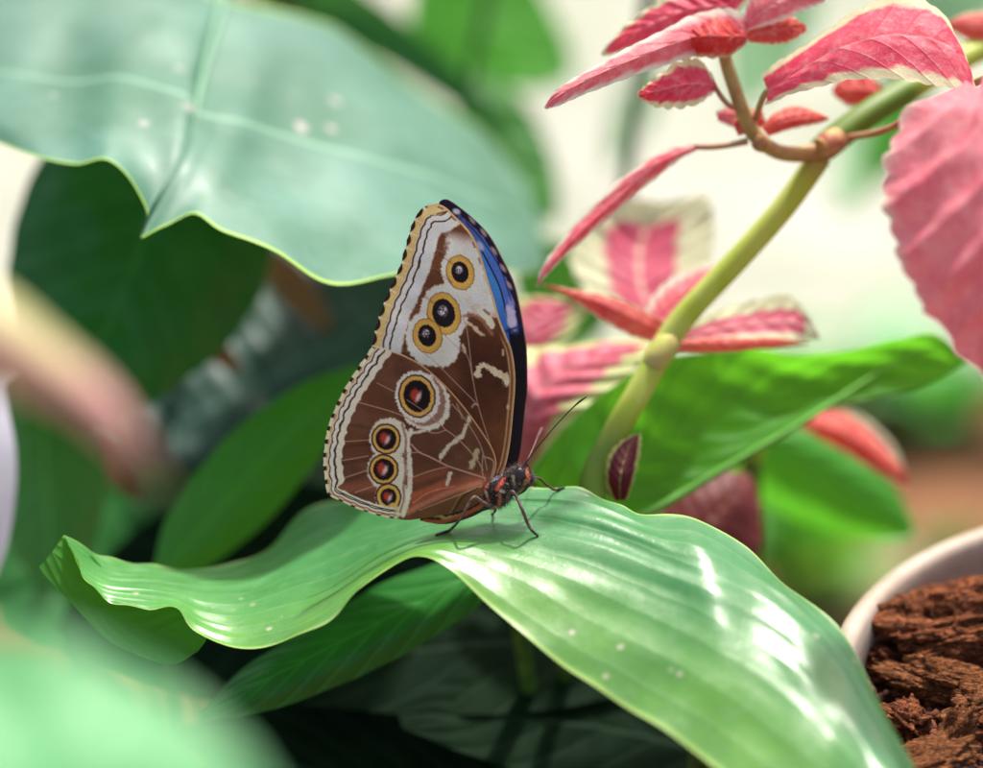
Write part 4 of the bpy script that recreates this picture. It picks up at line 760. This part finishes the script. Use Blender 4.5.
plain_leaf('lower_leaf', 'grey green leaf in deep shade under the middle of the butterfly leaf', (660, 650, 300), (250, 690, 240), (20, 70, -60), M_PAINTED_SHADE, seed=8, bend=(0, -24, 0))
plain_leaf('lower_leaf', 'dull green leaf in deep shade at the bottom centre of the picture', (760, 770, 260), (400, 720, 200), (20, 70, -50), M_PAINTED_SHADE, seed=9, bend=(0, -20, 0))
plain_leaf('lower_leaf', 'dark leaf in deep shade at the bottom beside the pale foreground leaf', (560, 830, 200), (180, 740, 260), (20, 80, -50), M_PAINTED_SHADE, seed=10)
plain_leaf('blade_leaf', 'blurred bright green leaf hanging below the folded green leaf', (712, 426, 520), (912, 532, 560), (-24, 40, 10), M_BRIGHT, seed=11, shape=0.6, bend=(4, 0, 0), fold=(0, 0, 30))
# foreground, far out of focus
plain_leaf('foreground_leaf', 'pale mint leaf far out of focus in the bottom left corner', (-250, 880, -1250), (285, 893, -1240), (40, -245, 90), M_MINT, seed=12, wob=10, bend=(0, -10, 0), petiole=False, shape=0.6, nu=60, nv=40)
fg = thing('coleus_plant', 'blurred pink and yellow leaf tip reaching in from the left edge', 'plant', Vector((wp(-150, 420, -680).x, wp(-150, 420, -680).y, 0)))
m = N('yellow_pink_leaf'); u, v = m.uv(); nz = m.noise(60, 3)
c = m.mix(m.sstep(m.math('MULTIPLY_ADD', nz, 0.3, v), 0.25, 0.65), (0.62, 0.60, 0.24), (0.66, 0.42, 0.32)); c = m.mix(m.sstep(u, 0.42, 0.68), c, (0.66, 0.36, 0.33)); c = m.mix(m.sstep(u, 0.70, 0.92), c, (0.20, 0.12, 0.08))
M_YP = m.surf(c, 0.5, 0.3, None, 0.25)
link('leaf', grid_mesh('leaf', loft([[(-160, 250, -860), (-160, 330, -890), (-160, 410, -870)], [(-60, 268, -860), (-60, 336, -890), (-60, 398, -870)], [(0, 288, -865), (-4, 340, -895), (-10, 388, -875)], [(50, 330, -870), (40, 362, -895), (26, 398, -880)], [(92, 366, -870), (82, 392, -895), (68, 414, -880)], [(122, 398, -872), (112, 420, -890), (100, 440, -880)], [(146, 440, -875), (138, 452, -885), (128, 464, -880)], [(172, 490, -880), (170, 492, -880), (167, 494, -880)]], 60, 30, wob=3)), M_YP, fg)
link('stem', tube_mesh('stem', [wp(-155, 330, -685), wp(-200, 420, -680), fg.location * .5 + wp(-200, 420, -680) * .5, fg.location], [.0015, .002, .0025, .003], seg=8), M_CSTEM, fg)
sp_ = thing('white_flower', 'white petal like bract out of focus cut by the left edge', 'flower', Vector((wp(-60, 500, -250).x, wp(-60, 500, -250).y, 0)))
link('petal', grid_mesh('petal', loft([[(-30, 350, -230), (-16, 352, -250), (-4, 356, -240)], [(-70, 400, -230), (-28, 402, -262), (8, 408, -244)], [(-84, 450, -230), (-34, 452, -268), (16, 456, -246)], [(-84, 500, -230), (-34, 502, -268), (14, 506, -246)], [(-70, 550, -230), (-30, 552, -262), (4, 556, -246)], [(-40, 600, -240), (-28, 601, -250), (-16, 602, -246)]], 60, 30)), simple_mat('white_petal', (0.82, 0.83, 0.90), (0.74, 0.76, 0.84), 60, 0.5, transl=0.2), sp_)
link('stalk', tube_mesh('stalk', [wp(-28, 601, -248), wp(-40, 680, -250), sp_.location], [.0015, .002, .003], seg=8), M_STALK, sp_)

# ------------------------------------------------------------------ pot with bark on the right
PC = wp(1268, 708, -70); PR = 0.1012
pot = thing('plant_pot', 'cream rimmed dark flower pot full of reddish bark in the lower right corner', 'pot', Vector((PC.x, PC.y, PC.z - 0.13)))
def lathe(name, prof, c, seg=96):
    a = np.linspace(0, 2 * math.pi, seg, endpoint=False); V = np.array([[(c.x + r * math.cos(t), c.y + r * math.sin(t), c.z + z) for t in a] for r, z in prof])
    return grid_mesh(name, V, wrap=True)
M_RIM = simple_mat('cream_rim', (0.52, 0.43, 0.34), (0.40, 0.29, 0.21), 40, 0.45, 0.5, bump=0.1)
M_POT = simple_mat('pot_dark', (0.05, 0.05, 0.075), (0.08, 0.075, 0.10), 60, 0.5, 0.4, bump=0.1)
link('rim', lathe('rim', [(PR * .935, -.012), (PR * .937, -.004), (PR * .942, .0003), (PR * .952, .0018), (PR * .975, .0020), (PR * .993, .001), (PR, -.0015), (PR * 1.0, -.0065)], PC), M_RIM, pot)
link('wall', lathe('wall', [(PR * 1.003, -.0067), (PR * 1.0, -.011), (PR * .96, -.03), (PR * .86, -.08), (PR * .76, -.1295), (0.0001, -.1298)], PC), M_POT, pot)
link('inner_wall', lathe('inner_wall', [(PR * .934, -.0122), (PR * .90, -.04), (PR * .8, -.08)], PC), simple_mat('stained_inner_wall', (0.45, 0.25, 0.18), (0.25, 0.12, 0.08), 60, 0.6), pot)
# potting soil: mound
sr, sa = 40, 110; V = np.zeros((sr, sa, 3))
for i in range(sr):
    for j in range(sa):
        r = PR * 0.928 * i / (sr - 1); t = 2 * math.pi * j / sa; x, y = PC.x + r * math.cos(t), PC.y + r * math.sin(t)
        V[i, j] = (x, y, PC.z - 0.017 + 0.004 * mn.noise(Vector((x * 60, y * 60, 1))) + 0.0022 * mn.noise(Vector((x * 220, y * 220, 5))) + .002 * (1 - (i / sr)))
M_POTSOIL = simple_mat('dark_soil', (0.025, 0.013, 0.009), (0.10, 0.045, 0.028), 320, 0.9, 0.2, bump=0.8, dist=0.002)
o = link('potting_soil', grid_mesh('potting_soil', V, wrap=True), M_POTSOIL, None, (PC.x, PC.y, PC.z - .022)); tag(o, 'dark crumbly potting soil inside the cream rimmed pot', 'soil', kind='stuff')
def bark_mat(name, c1, c2, c3, scale, vec):
    m = N(name); v = m.stretch(*vec); a = m.noise(scale, 8, 0.7, v); b = m.noise(scale * 3.2, 6, 0.7, v, 0.6); g = m.noise(1400, 3, 0.6)
    c = m.mix(m.sstep(a, 0.35, 0.65), c1, c2); c = m.mix(m.math('MULTIPLY', m.sstep(b, 0.42, 0.62, 1.0, 0.0), 0.85), c, c3); c = m.mix(m.math('MULTIPLY', m.sstep(g, 0.55, 0.75), 0.4), c, tuple(min(1, x * 1.6 + .03) for x in c1))  # near black in the hollows is crevice shade put into the colour
    return m.surf(c, 0.9, 0.12, m.bump(m.math('ADD', b, m.math('MULTIPLY', g, 0.5)), 1.0, 0.0025))
M_BARK = bark_mat('bark_red', (0.58, 0.20, 0.08), (0.38, 0.12, 0.048), (0.045, 0.014, 0.009), 120, (1, 2.2, 3.0))
M_BARK2 = bark_mat('bark_orange', (0.68, 0.28, 0.11), (0.44, 0.15, 0.055), (0.05, 0.016, 0.01), 150, (1, 3.5, 5))
def chunk(label, c, r, rot, mat, seed, rough=0.35, sub=6, cat='bark chunk', name='bark_chunk', group='bark pieces in the pot'):
    me = bpy.data.meshes.new(name); bm = bmesh.new(); bmesh.ops.create_icosphere(bm, subdivisions=sub, radius=1.0); Rm = Matrix.Rotation(rot[2], 3, 'Z') @ Matrix.Rotation(rot[1], 3, 'Y') @ Matrix.Rotation(rot[0], 3, 'X')
    for v in bm.verts:
        p = v.co.copy(); q = Vector((p.x * 1.2, p.y * 2.2, p.z * 3.0)) + Vector((seed * 3.1, 0, seed))
        d = 1 + rough * mn.noise(q) + rough * .5 * mn.noise(q * 2.3) + rough * 0.3 * mn.noise(Vector((p.x * 3, p.y * 14, p.z * 18)) + Vector((seed, 0, 0))) + rough * .2 * mn.noise(p * 22) + rough * .16 * mn.noise(Vector((p.x * 9, p.y * 40, p.z * 46)))
        p = Vector([math.copysign(abs(t) ** 0.8, t) for t in p]) * d
        v.co = Vector(c) + Rm @ Vector((p.x * r[0], p.y * r[1], p.z * r[2]))
    for f in bm.faces: f.smooth = True
    bm.to_mesh(me); bm.free(); o = link(name, me, mat, None, c); tag(o, label, cat, group); return o
def atpot(x, y, up):
    "point in the pot seen at (x, y), up metres above the soil"
    d = (wp(x, y, 0) - CAM).normalized(); return CAM + d * ((PC.z - 0.017 + up - CAM.z) / d.z)
chunk('largest rust red bark chunk against the back of the pot rim', atpot(990, 628, .010), (0.0275, 0.012, 0.0128), (0.2, -0.12, 0.25), M_BARK, 1, 0.3)
chunk('orange brown fibrous bark strip in front of the largest chunk', atpot(962, 690, .006), (0.0165, 0.0045, 0.0042), (0.3, 0.2, -.2), M_BARK2, 2, 0.45)
chunk('thin dark bark sliver at the left inside of the pot', atpot(890, 664, .004), (0.008, 0.005, 0.004), (0, 0.5, 0.7), M_BARK, 3, 0.45, 5)
chunk('shaggy reddish lump at the right picture edge in the pot', atpot(992, 704, .006), (0.011, 0.007, 0.006), (0, -.3, 0.3), M_BARK2, 4, 0.5, 5)
chunk('flat orange bark flake at the bottom edge of the picture', atpot(930, 760, .003), (0.011, 0.005, 0.0028), (0.4, -0.2, 0.3), M_BARK2, 5, 0.45, 5)
chunk('upright fibrous splinter near the bottom right corner', atpot(950, 742, .004), (0.008, 0.0035, 0.0035), (0.2, -1.0, 0.4), M_BARK2, 6, 0.55, 5)
chunk('rounded red bark piece cut by the right edge near the bottom', atpot(984, 728, .004), (0.007, 0.006, 0.005), (0, 0.2, 0), M_BARK, 7, 0.35, 5)
chunk('knobbly brown lump among the crumbs beside the leaf edge', atpot(908, 722, .003), (0.006, 0.005, 0.004), (0.4, 0.2, 0.9), M_BARK, 8, 0.6, 5)
bm = bmesh.new()
for i in range(900):                                                    # soil crumbs
    x, y = random.uniform(860, 1020), random.uniform(640, 800); c = atpot(x, y, random.uniform(0, .003)); r = random.choice([.5, .6, 1, 1, 1.4, 2.2]) * random.uniform(0.0006, 0.0012)
    res = bmesh.ops.create_icosphere(bm, subdivisions=2, radius=1.0); sc = (random.uniform(.7, 1.4), random.uniform(.7, 1.2), random.uniform(.6, 1))
    for v in res['verts']:
        p = v.co.copy(); d = 1 + 0.5 * mn.noise(p * 1.7 + Vector((i, 0, 0))); v.co = c + Vector((p.x * sc[0], p.y * sc[1], p.z * sc[2])) * (r * d)
for f in bm.faces: f.smooth = True
me = bpy.data.meshes.new('soil_crumbs'); bm.to_mesh(me); bm.free()
o = link('soil_crumbs', me, simple_mat('crumbs', (0.24, 0.085, 0.05), (0.035, 0.016, 0.012), 140, 0.85, 0.2, bump=0.8, dist=0.001), None, tuple(atpot(940, 720, 0))); tag(o, 'loose dark crumbs of soil at the front of the pot', 'soil', kind='stuff')

# ------------------------------------------------------------------ blurred background
def at_ground(x, y, z=0.0):
    d = (wp(x, y, 0) - CAM).normalized(); return CAM + d * ((z - CAM.z) / d.z)
def bush(name, label, x, y, n, size, mats, hgt, seed, spread=0.08):
    g = at_ground(x, y); rr = random.Random(seed); t = thing(name, label, 'plant', g, 'low green plants on the brown ground')
    for i in range(n):
        a = rr.uniform(0, 2 * math.pi); out = rr.uniform(.3, 1) * spread; z = rr.uniform(.3, 1) * hgt; b = g + Vector((math.cos(a) * out * .2, math.sin(a) * out * .2, z * .4)); tip = g + Vector((math.cos(a) * out, math.sin(a) * out, z)); side = Vector((-math.sin(a), math.cos(a), rr.uniform(-.3, .3))) * size * .35; mid_ = (b + tip) / 2 + Vector((0, 0, size * .25))
        prof = [(0, .05), (.2, .7), (.45, 1), (.7, .8), (.9, .35), (1, .04)]
        V = np.array([[list((b * (1 - u) ** 2 + mid_ * 2 * u * (1 - u) + tip * u * u) + side * w * s + Vector((0, 0, -abs(s) * size * .1 * w))) for s in (-1, -.5, 0, .5, 1)] for u, w in prof]); V = np.swapaxes(cr(np.swapaxes(cr(V, 16), 0, 1), 9), 0, 1)
        link('leaf', grid_mesh('leaf', V), mats[i % len(mats)], t)
        link('stalk', tube_mesh('stalk', [g, (g + b) / 2, b], [.002, .0018, .0014], seg=6, n=6), M_STALK, t)
    return t
M_PALEG = leaf_mat('pale_green_leaf', (0.26, 0.5, 0.26), (0.14, 0.4, 0.14), nv=6, transl=0.3)
M_YELG = leaf_mat('yellow_green_leaf', (0.28, 0.5, 0.05), (0.16, 0.4, 0.04), nv=6, transl=0.4)
bush('seedling', 'small bright green seedling on brown soil behind the butterfly leaf', 810, 610, 16, 0.06, [M_BRIGHT, M_PALEG, M_MID, M_YELG], 0.075, 21, 0.06)
bush('seedling', 'dull green low plant on brown soil behind the large pink leaf', 940, 425, 9, 0.07, [M_MID, M_BRIGHT, M_PALEG], 0.05, 22, 0.07)
bush('seedling', 'tiny green tuft on brown soil just above the pot rim', 952, 556, 5, 0.025, [M_MID, M_BRIGHT], 0.02, 23, 0.025)
def hang_leaf(name, label, base, tip, hw, mat, **k):
    t = plain_leaf(name, label, base, tip, hw, mat, petiole=False, **k); b = wp(*base)
    link('stalk', tube_mesh('stalk', [b, b + Vector((.01, .02, .06)), b + Vector((.03, .06, .3)), b + Vector((.04, .08, .6))], [.0018, .002, .0025, .003], seg=6), M_STALK, t); return t
# leaves between the big pale leaf and the pale paving
hang_leaf('hanging_leaf', 'bright green blurred leaf at the top centre against the pale paving', (455, -60, 1500), (560, 84, 1400), (62, -30, 0), M_BRIGHT, seed=31, wob=6, shape=0.55, bend=(-20, 20, 0))
hang_leaf('hanging_leaf', 'dark green blurred leaf arching from behind the big pale leaf at top', (300, 10, 1000), (510, 150, 1150), (-9, 17, 0), M_DARK, seed=32, wob=5, bend=(16, -18, 0))
hang_leaf('hanging_leaf', 'dull green blurred leaf pointing down above the butterfly', (470, 80, 1200), (552, 222, 1100), (34, -16, 0), M_MID, seed=33, wob=5, shape=0.6)
hang_leaf('hanging_leaf', 'small dark blurred leaf at the top edge left of the bright green leaf', (250, -30, 1150), (440, 62, 1250), (-14, 30, 0), M_MID, seed=34, wob=5)
hang_leaf('hanging_leaf', 'bright green blurred leaf behind the coleus stem at upper right', (880, 110, 1700), (840, 215, 1600), (26, 6, 0), M_PALEG, seed=35, wob=5)
hang_leaf('hanging_leaf', 'pale green blurred leaf behind the arched pink leaf at top', (800, -40, 1600), (740, 110, 1500), (40, 10, 0), M_PALEG, seed=36, wob=5)
hang_leaf('hanging_leaf', 'green blurred leaf between the thick stem and the large pink leaf', (920, 60, 1500), (868, 190, 1450), (24, 8, 0), M_BRIGHT, seed=37, wob=5)
hang_leaf('hanging_leaf', 'faint green blurred leaf alone on the pale paving left of the coleus shoot', (655, 60, 1900), (610, 170, 1850), (20, 4, 0), M_PALEG, seed=38, wob=5)
hang_leaf('hanging_leaf', 'green blurred leaf beside the right end of the big pale leaf', (600, 330, 900), (516, 250, 800), (24, -40, 0), M_MID, seed=39, wob=5, shape=0.6)
hang_leaf('hanging_leaf', 'pale green blurred leaf at the top right corner', (1010, -60, 1500), (900, 20, 1450), (20, 50, 0), M_PALEG, seed=40, wob=5)
# clay pots seen through the gaps
M_CLAY = simple_mat('clay', (0.30, 0.12, 0.065), (0.17, 0.07, 0.04), 40, 0.8, 0.2)
for lab, (x, y), r in (('brown clay pot half hidden between dark leaves under the big pale leaf', (306, 300), 0.05), ('brown clay pot behind the top edge of the big pale leaf', (300, 6), 0.06)):
    g = at_ground(x, y + 30); t = thing('clay_pot', lab, 'pot', g, 'clay pots'); c = g + Vector((0, 0, 0.1))
    link('wall', lathe('wall', [(0.0001, -.0995), (r * .72, -.0995), (r * .95, -.022), (r * .95, -.02)], c, 48), M_CLAY, t); link('rim', lathe('rim', [(r * .96, -.0205), (r * 1.06, -.02), (r * 1.06, 0), (r * .92, 0), (r * .90, -.02), (0.0001, -.02)], c, 48), M_CLAY, t)

for i, (b_, t_, lab) in enumerate((((620, 760, 700), (250, 640, 760), 'added near black leaf deepening the shade far under the butterfly leaf'), ((300, 800, 800), (700, 700, 900), 'added near black leaf deepening the shade lowest at the bottom centre'), ((140, 640, 900), (420, 470, 1000), 'added near black leaf deepening the shade behind the narrow slanting leaf'), ((120, 700, 760), (-60, 480, 700), 'added near black leaf deepening the shade low at the left edge'))):
    plain_leaf('dark_leaf', lab, b_, t_, (70, 120, -60), M_PAINTED_SHADE, seed=60 + i, wob=6, shape=0.5)  # near black leaves added to deepen the shade below the foliage

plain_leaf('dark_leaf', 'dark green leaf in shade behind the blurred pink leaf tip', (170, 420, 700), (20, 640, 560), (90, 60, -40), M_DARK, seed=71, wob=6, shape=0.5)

for x_, y_, n_, sz, sd_, lab in ((752, 372, 7, .05, 41, 'low green plant at the edge of the pale paving behind the folded leaf'), (880, 395, 9, .06, 42, 'low green plant at the edge of the pale paving under the large pink leaf'), (700, 560, 8, .06, 44, 'low green plant in shade behind the maroon leaf')):
    bush('seedling', lab, x_, y_, n_, sz, [M_MID, M_PALEG, M_BRIGHT], .045, sd_, .07)

# dry brown leaves and twigs between the dark leaves at left
M_DRY = leaf_mat('dry_leaf', (0.30, 0.16, 0.08), (0.16, 0.08, 0.04), nv=7, rough=0.7, spec=0.2, transl=0.2)
for i, (b_, t_, hw, lab) in enumerate((((262, 250, 620), (330, 330, 600), (16, -10, 0), 'dry brown leaf in the gap under the right part of the big pale leaf'), ((195, 330, 520), (240, 372, 520), (10, -8, 0), 'small dry brown leaf beside the dark midrib leaf'), ((96, 430, 620), (140, 500, 600), (18, -8, 0), 'dry brown leaf in shade behind the blurred pink leaf tip'), ((430, 700, 420), (500, 742, 400), (8, 14, -4), 'dry brown leaf in the dark gap under the butterfly leaf'), ((255, 735, 330), (300, 770, 320), (10, 14, 0), 'dry brown leaf at the bottom edge beside the foreground leaf'))):
    plain_leaf('dry_leaf', lab, b_, t_, hw, M_DRY, petiole=False, seed=80 + i, wob=4)

plain_leaf('dark_leaf', 'added near black leaf for shade just under the raised lip of the butterfly leaf', (540, 600, 300), (390, 560, 340), (20, 70, -30), M_PAINTED_SHADE, seed=91, shape=0.5)  # added dark leaf that fills the gap under the lip with shade

GROUPS = {'dark_leaf': 'dark leaves in the shade', 'lower_leaf': 'leaves under the butterfly leaf', 'hanging_leaf': 'blurred leaves hanging in the background', 'dry_leaf': 'dry brown leaves', 'blade_leaf': 'narrow green leaves', 'broad_leaf': 'broad green leaves', 'coleus_plant': 'coleus plants'}
for o in scene.objects:
    g = GROUPS.get(o.name.split('.')[0])
    if g and o.parent is None and 'label' in o: o['group'] = g
